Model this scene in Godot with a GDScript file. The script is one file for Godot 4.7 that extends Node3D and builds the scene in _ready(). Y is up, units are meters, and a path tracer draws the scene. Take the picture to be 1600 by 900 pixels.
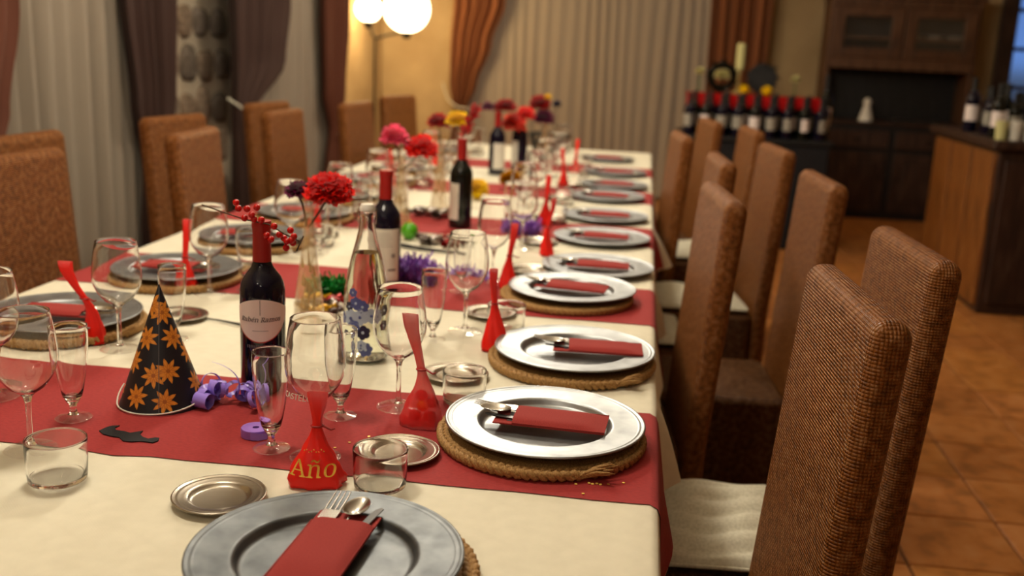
extends Node3D

# ---------------------------------------------------------------- geometry collector
class G:
	var v := PackedVector3Array()
	var n := PackedVector3Array()
	var t := PackedVector2Array()
	var ix := PackedInt32Array()

	func grid(rows: Array, closed := false, us := 1.0, vs := 1.0) -> void:
		var nr := rows.size()
		var nc: int = rows[0].size()
		var base := v.size()
		var nn := PackedVector3Array()
		nn.resize(nr * nc)
		for i in nr:
			var r: PackedVector3Array = rows[i]
			v.append_array(r)
			for j in nc:
				t.append(Vector2(us * j / maxf(1.0, nc - 1), vs * i / maxf(1.0, nr - 1)))
		for i in nr - 1:
			for j in nc - 1:
				var a := i * nc + j
				var b := a + 1
				var c := a + nc
				var d := c + 1
				var va := v[base + a]
				var vb := v[base + b]
				var vc := v[base + c]
				var vd := v[base + d]
				var f1 := (vb - va).cross(vc - va)
				var f2 := (vd - vb).cross(vc - vb)
				if f1.length_squared() > 1e-22:
					ix.append(base + a); ix.append(base + c); ix.append(base + b)
					nn[a] += f1; nn[b] += f1; nn[c] += f1
				if f2.length_squared() > 1e-22:
					ix.append(base + b); ix.append(base + c); ix.append(base + d)
					nn[b] += f2; nn[c] += f2; nn[d] += f2
		for i in nr:
			if closed:
				var s := nn[i * nc] + nn[i * nc + nc - 1]
				nn[i * nc] = s
				nn[i * nc + nc - 1] = s
			var row: PackedVector3Array = rows[i]
			if nc > 3 and row[0].distance_squared_to(row[nc / 2]) < 1e-14 and row[0].distance_squared_to(row[nc / 4]) < 1e-14:
				var s := Vector3.ZERO
				for j in nc:
					s += nn[i * nc + j]
				for j in nc:
					nn[i * nc + j] = s
		for k in nn:
			n.append(k.normalized() if k.length_squared() > 0.0 else Vector3.UP)

	func tri(a: Vector3, b: Vector3, c: Vector3) -> void:  # normal (b-a)x(c-a)
		var k := v.size()
		var m := (b - a).cross(c - a).normalized()
		for p in [a, b, c]:
			v.append(p); n.append(m); t.append(Vector2(p.x, p.z))
		ix.append(k); ix.append(k + 2); ix.append(k + 1)

	func quad(a: Vector3, b: Vector3, c: Vector3, d: Vector3) -> void:
		var k := v.size()
		var m := (b - a).cross(c - a).normalized()
		for p in [a, b, c, d]:
			v.append(p); n.append(m)
		t.append(Vector2(0, 0)); t.append(Vector2(1, 0)); t.append(Vector2(1, 1)); t.append(Vector2(0, 1))
		for q in [0, 2, 1, 0, 3, 2]:
			ix.append(k + q)

	func lathe(prof: Array, seg := 32, xf := Transform3D(), crease := 0.75) -> void:
		var part := []
		for i in prof.size():
			part.append(prof[i])
			var cut := i == prof.size() - 1
			if i > 0 and not cut:
				var d0: Vector2 = (prof[i] - prof[i - 1]).normalized()
				var d1: Vector2 = (prof[i + 1] - prof[i]).normalized()
				cut = d0.dot(d1) < crease
			if cut and part.size() > 1:
				var rows := []
				for p in part:
					var r := PackedVector3Array()
					for j in seg + 1:
						var a := TAU * (j % seg) / seg
						r.append(xf * Vector3(p.x * cos(a), p.y, -p.x * sin(a)))
					rows.append(r)
				grid(rows, true)
				part = [prof[i]]

	func tube(path: Array, rad, seg := 8, caps := true) -> void:
		var rows := []
		var m := path.size()
		var nrm := Vector3.ZERO
		for i in m:
			var tg: Vector3 = (path[mini(i + 1, m - 1)] - path[maxi(i - 1, 0)]).normalized()
			if i == 0:
				nrm = tg.cross(Vector3.UP if absf(tg.y) < 0.9 else Vector3.RIGHT).normalized()
			else:
				nrm = (nrm - tg * nrm.dot(tg)).normalized()
			var bi := tg.cross(nrm)
			var rr: float = rad[i] if rad is Array else rad
			var r := PackedVector3Array()
			for j in seg + 1:
				var a := TAU * (j % seg) / seg
				r.append(path[i] + (nrm * cos(a) + bi * sin(a)) * rr)
			if i == 0 and caps:
				rows.append(dot(path[0], seg + 1))
			rows.append(r)
		if caps:
			rows.append(dot(path[m - 1], seg + 1))
		grid(rows, true)

	func dot(p: Vector3, k: int) -> PackedVector3Array:
		var r := PackedVector3Array()
		r.resize(k)
		r.fill(p)
		return r

	func ball(c: Vector3, r, seg := 12, rings := 8) -> void:
		var s: Vector3 = r if r is Vector3 else Vector3(r, r, r)
		var rows := []
		for i in rings + 1:
			var e := -PI / 2 + PI * i / rings
			var row := PackedVector3Array()
			for j in seg + 1:
				var a := TAU * (j % seg) / seg
				var k := 0.0 if i == 0 or i == rings else cos(e)
				row.append(c + Vector3(k * cos(a) * s.x, sin(e) * s.y, -k * sin(a) * s.z))
			rows.append(row)
		grid(rows, true)

	func box(c: Vector3, size: Vector3, bevel := 0.004, bs := Basis()) -> void:
		var h := size * 0.5
		var b := minf(bevel, minf(h.x, minf(h.y, h.z)) * 0.98)
		for ax in 3:
			for sg in [-1.0, 1.0]:
				var u := (ax + 1) % 3
				var w := (ax + 2) % 3
				if sg < 0:
					var q := u
					u = w
					w = q
				var base := v.size()
				for i in 4:
					for j in 4:
						var p := Vector3.ZERO
						p[ax] = sg * h[ax]
						p[u] = [-h[u], -h[u] + b, h[u] - b, h[u]][j]
						p[w] = [-h[w], -h[w] + b, h[w] - b, h[w]][i]
						var inn := Vector3(clampf(p.x, -h.x + b, h.x - b), clampf(p.y, -h.y + b, h.y - b), clampf(p.z, -h.z + b, h.z - b))
						var d := (p - inn).normalized()
						v.append(c + bs * (inn + d * b))
						n.append(bs * d)
						t.append(Vector2(p[u], p[w]))
				for i in 3:
					for j in 3:
						var a := base + i * 4 + j
						for q in [a, a + 4, a + 1, a + 1, a + 4, a + 5]:
							ix.append(q)

	func cuboid(lo: Vector3, hi: Vector3) -> void:  # plain box, 12 triangles
		var p := func(i): return Vector3(hi.x if i & 1 else lo.x, hi.y if i & 2 else lo.y, hi.z if i & 4 else lo.z)
		for f in [[0, 2, 3, 1], [4, 5, 7, 6], [0, 4, 6, 2], [1, 3, 7, 5], [0, 1, 5, 4], [2, 6, 7, 3]]:
			quad(p.call(f[0]), p.call(f[1]), p.call(f[2]), p.call(f[3]))

	func slab(c: Vector3, sx: float, sz: float, hgt: float, b: float) -> void:  # tile: bevelled top, no underside
		var lo := []
		var up := []
		for k in [[-1, -1], [-1, 1], [1, 1], [1, -1]]:
			lo.append(c + Vector3(k[0] * sx / 2, -b, k[1] * sz / 2))
			up.append(c + Vector3(k[0] * (sx / 2 - b), 0, k[1] * (sz / 2 - b)))
		quad(up[0], up[1], up[2], up[3])
		for k in 4:
			var q := (k + 1) % 4
			quad(lo[k], lo[q], up[q], up[k])
			quad(lo[k] + Vector3(0, b - hgt, 0), lo[q] + Vector3(0, b - hgt, 0), lo[q], lo[k])

	func extrude(poly: PackedVector2Array, y0: float, y1: float, xf := Transform3D()) -> void:  # outline in x,z; up is y
		var tr := Geometry2D.triangulate_polygon(poly)
		for k in range(0, tr.size(), 3):
			var a := poly[tr[k]]
			var b := poly[tr[k + 1]]
			var c := poly[tr[k + 2]]
			if (b - a).cross(c - a) > 0.0:
				var q := b
				b = c
				c = q
			tri(xf * Vector3(a.x, y1, a.y), xf * Vector3(b.x, y1, b.y), xf * Vector3(c.x, y1, c.y))
			tri(xf * Vector3(a.x, y0, a.y), xf * Vector3(c.x, y0, c.y), xf * Vector3(b.x, y0, b.y))
		var cw := Geometry2D.is_polygon_clockwise(poly)
		for k in poly.size():
			var a := poly[k]
			var b := poly[(k + 1) % poly.size()]
			if cw:
				var q := a
				a = b
				b = q
			quad(xf * Vector3(b.x, y0, b.y), xf * Vector3(a.x, y0, a.y), xf * Vector3(a.x, y1, a.y), xf * Vector3(b.x, y1, b.y))

	func mesh(m: Material) -> ArrayMesh:
		var a := []
		a.resize(Mesh.ARRAY_MAX)
		a[Mesh.ARRAY_VERTEX] = v
		a[Mesh.ARRAY_NORMAL] = n
		a[Mesh.ARRAY_TEX_UV] = t
		a[Mesh.ARRAY_INDEX] = ix
		var me := ArrayMesh.new()
		me.add_surface_from_arrays(Mesh.PRIMITIVE_TRIANGLES, a)
		me.surface_set_material(0, m)
		return me

# ---------------------------------------------------------------- scene tree helpers
const T := 0.75            # table top
var used := {}
var M := {}
var rng := RandomNumberGenerator.new()

func V(x: float, z: float, y := T) -> Vector3:   # z counts away from the viewer
	return Vector3(x, y, -z)

func numbered(s: String) -> String:
	var k: int = used.get(s, 0)
	used[s] = k + 1
	return s if k == 0 else "%s_%03d" % [s, k]

func tag(o: Node, label := "", category := "", group := "", kind := "") -> Node:
	if label: o.set_meta("label", label)
	if category: o.set_meta("category", category)
	if group: o.set_meta("group", group)
	if kind: o.set_meta("kind", kind)
	return o

func thing(called: String, at: Vector3, turn := 0.0, label := "", category := "", group := "") -> Node3D:
	var o := Node3D.new()
	o.name = numbered(called)
	add_child(o)
	o.position = at
	o.rotation.y = turn
	tag(o, label, category, group)
	return o

func put(called: String, g, m: Material, parent: Node = null, at := Vector3.ZERO) -> MeshInstance3D:
	var o := MeshInstance3D.new()
	o.name = numbered(called) if parent == null else called
	o.mesh = g.mesh(m) if g is G else g
	if not g is G:
		o.material_override = m
	o.position = at
	(self if parent == null else parent).add_child(o, true)
	return o

func struct(called: String, g: G, m: Material) -> MeshInstance3D:
	var o := put(called, g, m)
	o.set_meta("kind", "structure")
	return o

func copy(o: Node3D, at: Vector3, turn := 0.0, label := "", group := "") -> Node3D:
	var r: Node3D = o.duplicate()
	r.name = numbered(str(o.name).rstrip("0123456789").trim_suffix("_"))
	add_child(r)
	r.position = at
	r.rotation.y = turn
	if label: r.set_meta("label", label)
	if group: r.set_meta("group", group)
	return r

var protos := {}
# the first call builds the thing, every later one is a copy with its own place and label
func place(key: String, make: Callable, at: Vector3, turn: float, label: String, category: String, group := "") -> Node3D:
	var o: Node3D
	if protos.has(key):
		o = copy(protos[key], at, turn)
	else:
		o = make.call()
		protos[key] = o
		o.position = at
		o.rotation.y = turn
	tag(o, label, category, group)
	return o

func mat(c: Color, rough := 0.7, metal := 0.0) -> StandardMaterial3D:
	var m := StandardMaterial3D.new()
	m.albedo_color = c
	m.roughness = rough
	m.metallic = metal
	return m

func noise_tex(freq: float, ramp: Array, size := 256, seed_ := 1, oct := 4) -> NoiseTexture2D:
	var f := FastNoiseLite.new()
	f.seed = seed_
	f.frequency = freq
	f.fractal_octaves = oct
	var tx := NoiseTexture2D.new()
	tx.width = size
	tx.height = size
	tx.seamless = true
	tx.noise = f
	if ramp.size():
		var gr := Gradient.new()
		gr.offsets = PackedFloat32Array([0.0, 0.5, 1.0])
		gr.colors = PackedColorArray(ramp)
		tx.color_ramp = gr
	return tx

func tri_map(m: StandardMaterial3D, sc, world := false) -> StandardMaterial3D:
	m.uv1_triplanar = true
	m.uv1_world_triplanar = world
	m.uv1_scale = sc if sc is Vector3 else Vector3(sc, sc, sc)
	m.uv1_triplanar_sharpness = 4.0
	return m

func weave_image(px := 512, cells := 32) -> Image:   # height of woven cord: over one, under one, set off like a twill
	var im := Image.create_empty(px, px, false, Image.FORMAT_RGB8)
	var s := float(px) / cells
	for y in px:
		for x in px:
			var u := x / s
			var w := y / s
			var i := int(u)
			var j := int(w)
			var fu := u - i - 0.5
			var fw := w - j - 0.5
			var h := 0.0
			if posmod(i + j, 4) < 2:
				h = (1.0 - 3.2 * fu * fu) * (0.55 + 0.45 * cos(fw * PI))
			else:
				h = (1.0 - 3.2 * fw * fw) * (0.55 + 0.45 * cos(fu * PI))
			h = clampf(h, 0.0, 1.0)
			im.set_pixel(x, y, Color(h, h, h))
	return im

func twill_image(px := 256, cells := 24) -> Image:
	var im := Image.create_empty(px, px, false, Image.FORMAT_RGB8)
	for y in px:
		for x in px:
			var a := float(x) / px * cells * TAU
			var b := float(y) / px * cells * TAU
			var h := 0.5 + 0.25 * sin(a) * cos(b) + 0.25 * cos(a + b)
			im.set_pixel(x, y, Color(h, h, h))
	return im

func make_materials() -> void:
	var weave := ImageTexture.create_from_image(weave_image())
	var twill := ImageTexture.create_from_image(twill_image())
	var fuzz := noise_tex(0.05, [], 256, 3)
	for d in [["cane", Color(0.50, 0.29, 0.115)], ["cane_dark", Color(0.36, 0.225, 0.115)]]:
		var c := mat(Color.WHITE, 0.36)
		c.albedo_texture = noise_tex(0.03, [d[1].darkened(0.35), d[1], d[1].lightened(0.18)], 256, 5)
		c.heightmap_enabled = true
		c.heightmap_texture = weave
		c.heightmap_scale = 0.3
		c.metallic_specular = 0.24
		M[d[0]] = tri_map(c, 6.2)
	M.cloth = mat(Color.WHITE, 0.85)
	M.cloth.albedo_texture = noise_tex(0.01, [Color(0.845, 0.82, 0.735), Color(0.86, 0.835, 0.75), Color(0.875, 0.85, 0.765)], 256, 8)
	M.cloth.heightmap_enabled = true
	M.cloth.heightmap_texture = twill
	M.cloth.heightmap_scale = 0.01
	tri_map(M.cloth, 10.0)
	M.runner = mat(Color.WHITE, 0.9)
	M.runner.albedo_texture = noise_tex(0.06, [Color(0.54, 0.13, 0.135), Color(0.60, 0.155, 0.155), Color(0.64, 0.18, 0.175)], 256, 9)
	tri_map(M.runner, Vector3(6, 6, 14))
	M.napkin = mat(Color.WHITE, 0.9)
	M.napkin.albedo_texture = noise_tex(0.2, [Color(0.52, 0.12, 0.105), Color(0.58, 0.15, 0.13), Color(0.62, 0.18, 0.15)], 256, 10)
	tri_map(M.napkin, 8.0)
	M.napkin_in = mat(Color(0.32, 0.29, 0.30), 0.85)
	for d in [["pewter", 0.0], ["pewter_shaded", -0.21]]:  # second entry: same pewter, with weaker reflected light painted in as darker colour
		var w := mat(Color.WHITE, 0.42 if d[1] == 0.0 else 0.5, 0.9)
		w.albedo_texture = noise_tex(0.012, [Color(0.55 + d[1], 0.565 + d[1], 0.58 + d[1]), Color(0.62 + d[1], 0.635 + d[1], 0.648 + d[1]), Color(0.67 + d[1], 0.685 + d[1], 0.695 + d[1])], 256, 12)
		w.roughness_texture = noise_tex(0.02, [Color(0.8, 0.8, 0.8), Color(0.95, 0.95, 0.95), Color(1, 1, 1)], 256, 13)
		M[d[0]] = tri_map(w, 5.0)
	M.saucer = mat(Color(0.66, 0.63, 0.58), 0.24, 0.95)
	M.steel = mat(Color(0.74, 0.73, 0.71), 0.2, 1.0)
	M.straw = mat(Color.WHITE, 0.75)
	M.straw.albedo_texture = noise_tex(0.08, [Color(0.44, 0.31, 0.16), Color(0.64, 0.48, 0.27), Color(0.78, 0.63, 0.40)], 256, 14)
	tri_map(M.straw, Vector3(14, 14, 14))
	M.glass = mat(Color(1, 1, 1, 0.012), 0.02)
	M.glass.transparency = BaseMaterial3D.TRANSPARENCY_ALPHA
	M.glass.metallic_specular = 0.62
	M.pane = mat(Color(1, 1, 1, 0.01), 0.02)
	M.pane.transparency = BaseMaterial3D.TRANSPARENCY_ALPHA
	M.bottle_clear = mat(Color(0.95, 1, 0.95, 0.07), 0.02)
	M.bottle_clear.transparency = BaseMaterial3D.TRANSPARENCY_ALPHA
	M.bottle_clear.metallic_specular = 0.7
	M.crystal = mat(Color(1, 1, 1, 0.0), 0.0)
	M.crystal.refraction_enabled = true
	M.crystal.refraction_scale = 0.05
	M.water = mat(Color(0.95, 0.97, 0.9, 0.0), 0.0)
	M.water.refraction_enabled = true
	M.water.refraction_scale = 0.033
	M.etch = mat(Color(0.9, 0.9, 0.88), 0.6)
	M.bottle = mat(Color(0.04, 0.04, 0.12), 0.04)
	M.bottle_green = mat(Color(0.03, 0.055, 0.045), 0.1)
	M.capsule = mat(Color(0.62, 0.07, 0.06), 0.4)
	M.label = mat(Color(0.93, 0.88, 0.86), 0.8)
	M.label_dim = mat(Color(0.62, 0.60, 0.55), 0.8)
	M.ink = mat(Color(0.27, 0.21, 0.21), 0.8)
	M.ink_grey = mat(Color(0.36, 0.35, 0.36), 0.7)
	M.red_line = mat(Color(0.75, 0.25, 0.18), 0.7)
	M.bag = mat(Color(0.96, 0.13, 0.075), 0.3)
	M.bag.backlight_enabled = true
	M.bag.backlight = Color(0.6, 0.5, 0.5)
	M.bag.metallic_specular = 0.3
	M.net = mat(Color(0.94, 0.06, 0.04, 0.78), 0.4)
	M.net.transparency = BaseMaterial3D.TRANSPARENCY_ALPHA
	M.net.metallic_specular = 0.2
	M.net.backlight_enabled = true
	M.net.backlight = Color(0.7, 0.6, 0.6)
	M.gold = mat(Color(0.92, 0.74, 0.35), 0.25, 0.9)
	M.glitter = mat(Color(1.0, 0.86, 0.42), 0.35, 0.2)
	M.berry = mat(Color(0.72, 0.03, 0.03), 0.15)
	M.twig = mat(Color(0.28, 0.20, 0.12), 0.8)
	M.leaf = mat(Color(0.22, 0.42, 0.10), 0.5)
	M.lime = mat(Color(0.30, 0.62, 0.08), 0.3)
	for d in [["red", Color(0.92, 0.09, 0.05)], ["pink", Color(0.93, 0.32, 0.48)], ["yellow", Color(0.95, 0.80, 0.06)], ["purple", Color(0.42, 0.05, 0.27)], ["coral", Color(0.88, 0.25, 0.17)], ["darkred", Color(0.66, 0.05, 0.06)], ["cream", Color(0.80, 0.78, 0.55)]]:
		var p := mat(d[1], 0.7)
		p.backlight_enabled = true
		p.backlight = Color(0.3, 0.3, 0.3)
		p.metallic_specular = 0.2
		M["petal_" + d[0]] = p
	M.ribbon = mat(Color(0.60, 0.50, 0.88), 0.3)
	M.tinsel_purple = mat(Color(0.58, 0.40, 0.76), 0.4, 0.1)
	M.tinsel_green = mat(Color(0.03, 0.50, 0.18), 0.35, 0.2)
	M.tinsel_silver = mat(Color(0.6, 0.57, 0.55), 0.25, 0.9)
	M.foil_red = mat(Color(0.55, 0.06, 0.06), 0.25, 0.5)
	M.foil_gold = mat(Color(0.85, 0.65, 0.12), 0.25, 0.6)
	M.foil_brown = mat(Color(0.20, 0.09, 0.06), 0.3, 0.3)
	M.black = mat(Color(0.03, 0.03, 0.035), 0.6)
	M.black_paper = mat(Color(0.05, 0.04, 0.06), 0.85)
	M.white = mat(Color(0.85, 0.83, 0.78), 0.5)
	M.ceramic = mat(Color(0.86, 0.84, 0.8), 0.25)
	M.cushion = mat(Color.WHITE, 0.9)
	M.cushion.albedo_texture = noise_tex(0.05, [Color(0.70, 0.68, 0.60), Color(0.78, 0.76, 0.68), Color(0.83, 0.81, 0.74)], 256, 21)
	tri_map(M.cushion, 8.0)
	M.plaster = mat(Color.WHITE, 0.9)
	M.plaster.albedo_texture = noise_tex(0.01, [Color(0.62, 0.52, 0.36), Color(0.66, 0.56, 0.40), Color(0.70, 0.60, 0.43)], 256, 22)
	M.plaster.heightmap_enabled = true
	M.plaster.heightmap_texture = fuzz
	M.plaster.heightmap_scale = 0.3
	tri_map(M.plaster, 0.8, true)
	M.ceiling = mat(Color(0.80, 0.76, 0.68), 0.9)
	M.mortar = mat(Color(0.72, 0.66, 0.57), 0.95)
	for k in 3:
		var s := mat(Color.WHITE, 0.9)
		var b: Color = [Color(0.44, 0.37, 0.30), Color(0.50, 0.42, 0.34), Color(0.40, 0.35, 0.30)][k]
		s.albedo_texture = noise_tex(0.03, [b.darkened(0.3), b, b.lightened(0.2)], 256, 30 + k)
		M["stone%d" % k] = tri_map(s, 3.0)
	for k in 4:
		var s := mat(Color.WHITE, 0.45)
		var b: Color = [Color(0.71, 0.45, 0.22), Color(0.74, 0.47, 0.24), Color(0.68, 0.425, 0.205), Color(0.72, 0.46, 0.21)][k]
		s.albedo_texture = noise_tex(0.015, [b.darkened(0.22), b, b.lightened(0.12)], 256, 40 + k)
		M["tile%d" % k] = tri_map(s, 2.2, true)
	M.grout = mat(Color(0.40, 0.27, 0.17), 0.9)
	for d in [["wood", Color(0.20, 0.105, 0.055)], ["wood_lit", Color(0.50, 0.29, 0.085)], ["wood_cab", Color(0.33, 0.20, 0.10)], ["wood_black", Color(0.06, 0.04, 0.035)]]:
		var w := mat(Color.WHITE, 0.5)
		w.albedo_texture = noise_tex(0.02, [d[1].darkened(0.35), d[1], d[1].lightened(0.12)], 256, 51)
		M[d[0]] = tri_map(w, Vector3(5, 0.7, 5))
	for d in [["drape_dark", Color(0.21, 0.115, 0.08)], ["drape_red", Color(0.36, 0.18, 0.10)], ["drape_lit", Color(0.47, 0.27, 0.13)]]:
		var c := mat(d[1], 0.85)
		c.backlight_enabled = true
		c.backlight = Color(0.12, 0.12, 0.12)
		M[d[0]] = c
	M.sheer = mat(Color(0.57, 0.52, 0.455), 0.8)
	M.sheer.backlight_enabled = true
	M.sheer.backlight = Color(0.05, 0.05, 0.05)
	M.iron = mat(Color(0.06, 0.055, 0.05), 0.5, 0.6)
	M.shade_glow = mat(Color(0.95, 0.9, 0.78), 0.5)
	M.shade_glow.emission_enabled = true
	M.shade_glow.emission = Color(1.0, 0.90, 0.72)
	M.shade_glow.emission_energy_multiplier = 9.0
	M.globe = mat(Color(0.95, 0.93, 0.88), 0.4)
	M.globe.emission_enabled = true
	M.globe.emission = Color(1.0, 0.95, 0.86)
	M.globe.emission_energy_multiplier = 34.0
	M.flower_dark = mat(Color(0.07, 0.07, 0.24), 0.5)
	M.flower_mid = mat(Color(0.32, 0.36, 0.60), 0.5)
	M.flower_pale = mat(Color(0.68, 0.74, 0.84), 0.5)
	M.vase = mat(Color(0.92, 0.80, 0.58, 0.15), 0.04)
	M.vase.transparency = BaseMaterial3D.TRANSPARENCY_ALPHA
	M.fluff = mat(Color(0.62, 0.5, 0.28), 0.5)
	M.grey_metal = mat(Color(0.25, 0.24, 0.24), 0.35, 0.7)

func light_at(parent: Node, at: Vector3, energy: float, size: float, c: Color) -> void:
	var l := OmniLight3D.new()
	l.name = "bulb_light"
	l.position = at
	l.light_energy = energy
	l.light_color = c
	l.light_size = size
	l.omni_range = 14.0
	l.omni_attenuation = 2.0
	l.shadow_enabled = true
	parent.add_child(l, true)

# ---------------------------------------------------------------- tableware
func make_wine_glass(h := 0.21, r := 0.045, nm := "wine_glass") -> Node3D:
	var o := thing(nm, Vector3.ZERO)
	var s := h * 0.405
	var g := G.new()
	g.lathe([Vector2(0.030, 0.0006), Vector2(0.036, 0.0006), Vector2(0.0372, 0.0014), Vector2(0.036, 0.0022), Vector2(0.022, 0.0036), Vector2(0.010, 0.006), Vector2(0.006, 0.0095)], 32)
	put("foot", g, M.glass, o)
	g = G.new()
	g.lathe([Vector2(0, 0.006), Vector2(0.0075, 0.0075), Vector2(0.0055, 0.011), Vector2(0.0042, 0.02), Vector2(0.0038, s * 0.6), Vector2(0.0042, s * 0.85), Vector2(0.0065, s * 0.97), Vector2(0.010, s * 1.02), Vector2(0.0, s * 1.03)], 28)
	put("stem", g, M.crystal, o)
	g = G.new()
	var prof := [Vector2(0.0, s)]
	for k in [[0.30, 0.035], [0.55, 0.10], [0.80, 0.22], [0.95, 0.34], [1.0, 0.45], [0.985, 0.58], [0.93, 0.75], [0.86, 0.9], [0.805, 1.0]]:
		prof.append(Vector2(r * k[0], s + (h - s) * k[1]))
	var inner := []
	for k in prof.size():
		var p: Vector2 = prof[prof.size() - 1 - k]
		inner.append(Vector2(maxf(0.0, p.x - 0.0011), p.y + (0.0018 if p.x < r * 0.6 and k > 4 else 0.0)))
	g.lathe(prof + inner, 40, Transform3D(), -0.5)
	put("bowl", g, M.crystal, o)
	g = G.new()
	var ring := []
	for k in 41:
		ring.append(Vector3(r * 0.8 * cos(TAU * k / 40.0), h, r * 0.8 * sin(TAU * k / 40.0)))
	g.tube(ring, 0.0008, 6, false)
	put("rim", g, M.crystal, o)
	return o

func make_flute(h := 0.15, r := 0.027) -> Node3D:
	var o := thing("flute_glass", Vector3.ZERO)
	var g := G.new()
	g.lathe([Vector2(0.022, 0.0006), Vector2(0.0265, 0.0006), Vector2(0.0275, 0.0016), Vector2(0.026, 0.0028), Vector2(0.012, 0.0055), Vector2(0.0072, 0.0085)], 32)
	put("foot", g, M.glass, o)
	g = G.new()
	g.lathe([Vector2(0, 0.006), Vector2(0.0085, 0.0072), Vector2(0.0065, 0.009), Vector2(0.005, 0.016), Vector2(0.0055, 0.023), Vector2(0.0095, 0.028), Vector2(0.012, 0.033), Vector2(0.0, 0.0335)], 28)
	put("stem", g, M.crystal, o)
	g = G.new()
	var prof := [Vector2(0.0, 0.030), Vector2(0.010, 0.031), Vector2(0.0145, 0.037), Vector2(0.0175, 0.05), Vector2(0.021, 0.07), Vector2(0.0245, 0.095), Vector2(r * 0.985, 0.12), Vector2(r, 0.138), Vector2(r * 0.98, h)]
	var inner := []
	for k in prof.size():
		var p: Vector2 = prof[prof.size() - 1 - k]
		inner.append(Vector2(maxf(0.0, p.x - 0.0013), p.y + (0.006 if p.y < 0.04 else 0.0)))
	g.lathe(prof + inner, 36, Transform3D(), -0.5)
	put("bowl", g, M.crystal, o)
	g = G.new()
	var ring := []
	for k in 37:
		ring.append(Vector3(r * 0.965 * cos(TAU * k / 36.0), h, r * 0.965 * sin(TAU * k / 36.0)))
	g.tube(ring, 0.0010, 6, false)
	put("rim", g, M.crystal, o)
	return o

func make_tumbler(h := 0.058, r := 0.039) -> Node3D:
	var o := thing("tumbler_glass", Vector3.ZERO)
	var g := G.new()
	g.lathe([Vector2(0, 0.0006), Vector2(r * 0.86, 0.0005), Vector2(r * 0.93, 0.003), Vector2(r * 0.945, 0.006), Vector2(r * 0.97, 0.02), Vector2(r * 0.995, h * 0.9), Vector2(r, h - 0.001), Vector2(r - 0.0011, h), Vector2(r - 0.0022, h - 0.001), Vector2(r * 0.97 - 0.002, 0.02), Vector2(r * 0.93 - 0.002, 0.0095), Vector2(r * 0.85, 0.0075), Vector2(0.0, 0.0070)], 48, Transform3D(), 0.3)
	put("body", g, M.crystal, o)
	g = G.new()
	var ring := []
	for k in 45:
		ring.append(Vector3((r - 0.0011) * cos(TAU * k / 44.0), h + 0.0004, (r - 0.0011) * sin(TAU * k / 44.0)))
	g.tube(ring, 0.0009, 6, false)
	put("rim", g, M.crystal, o)
	return o

func make_plate() -> Node3D:
	var o := thing("charger_plate", Vector3.ZERO)
	var g := G.new()
	g.lathe([Vector2(0, 0.0), Vector2(0.098, 0.0), Vector2(0.104, 0.003), Vector2(0.112, 0.011), Vector2(0.150, 0.0145), Vector2(0.1545, 0.0152), Vector2(0.1555, 0.0165), Vector2(0.1550, 0.0180), Vector2(0.1535, 0.0186), Vector2(0.1515, 0.0182), Vector2(0.1500, 0.0172), Vector2(0.1480, 0.0172), Vector2(0.1465, 0.0176), Vector2(0.1445, 0.0172), Vector2(0.1435, 0.0166), Vector2(0.125, 0.0152), Vector2(0.1095, 0.0142), Vector2(0.1065, 0.0145), Vector2(0.1035, 0.0138), Vector2(0.1010, 0.0110), Vector2(0.0990, 0.0060), Vector2(0.0965, 0.0035), Vector2(0.092, 0.0026), Vector2(0.05, 0.0022), Vector2(0.0, 0.0022)], 72, Transform3D(), 0.45)
	put("dish", g, M.pewter, o)
	return o

func make_saucer() -> Node3D:
	var o := thing("bread_saucer", Vector3.ZERO)
	var g := G.new()
	g.lathe([Vector2(0, 0.0), Vector2(0.036, 0.0), Vector2(0.042, 0.003), Vector2(0.058, 0.0068), Vector2(0.0605, 0.0076), Vector2(0.0610, 0.0088), Vector2(0.0600, 0.0100), Vector2(0.0582, 0.0100), Vector2(0.0565, 0.0088), Vector2(0.0535, 0.0086), Vector2(0.0525, 0.0090), Vector2(0.0505, 0.0084), Vector2(0.045, 0.0076), Vector2(0.0415, 0.0074), Vector2(0.039, 0.0056), Vector2(0.0365, 0.0030), Vector2(0.033, 0.0018), Vector2(0.0, 0.0014)], 48, Transform3D(), 0.4)
	put("dish", g, M.saucer, o)
	return o

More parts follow.
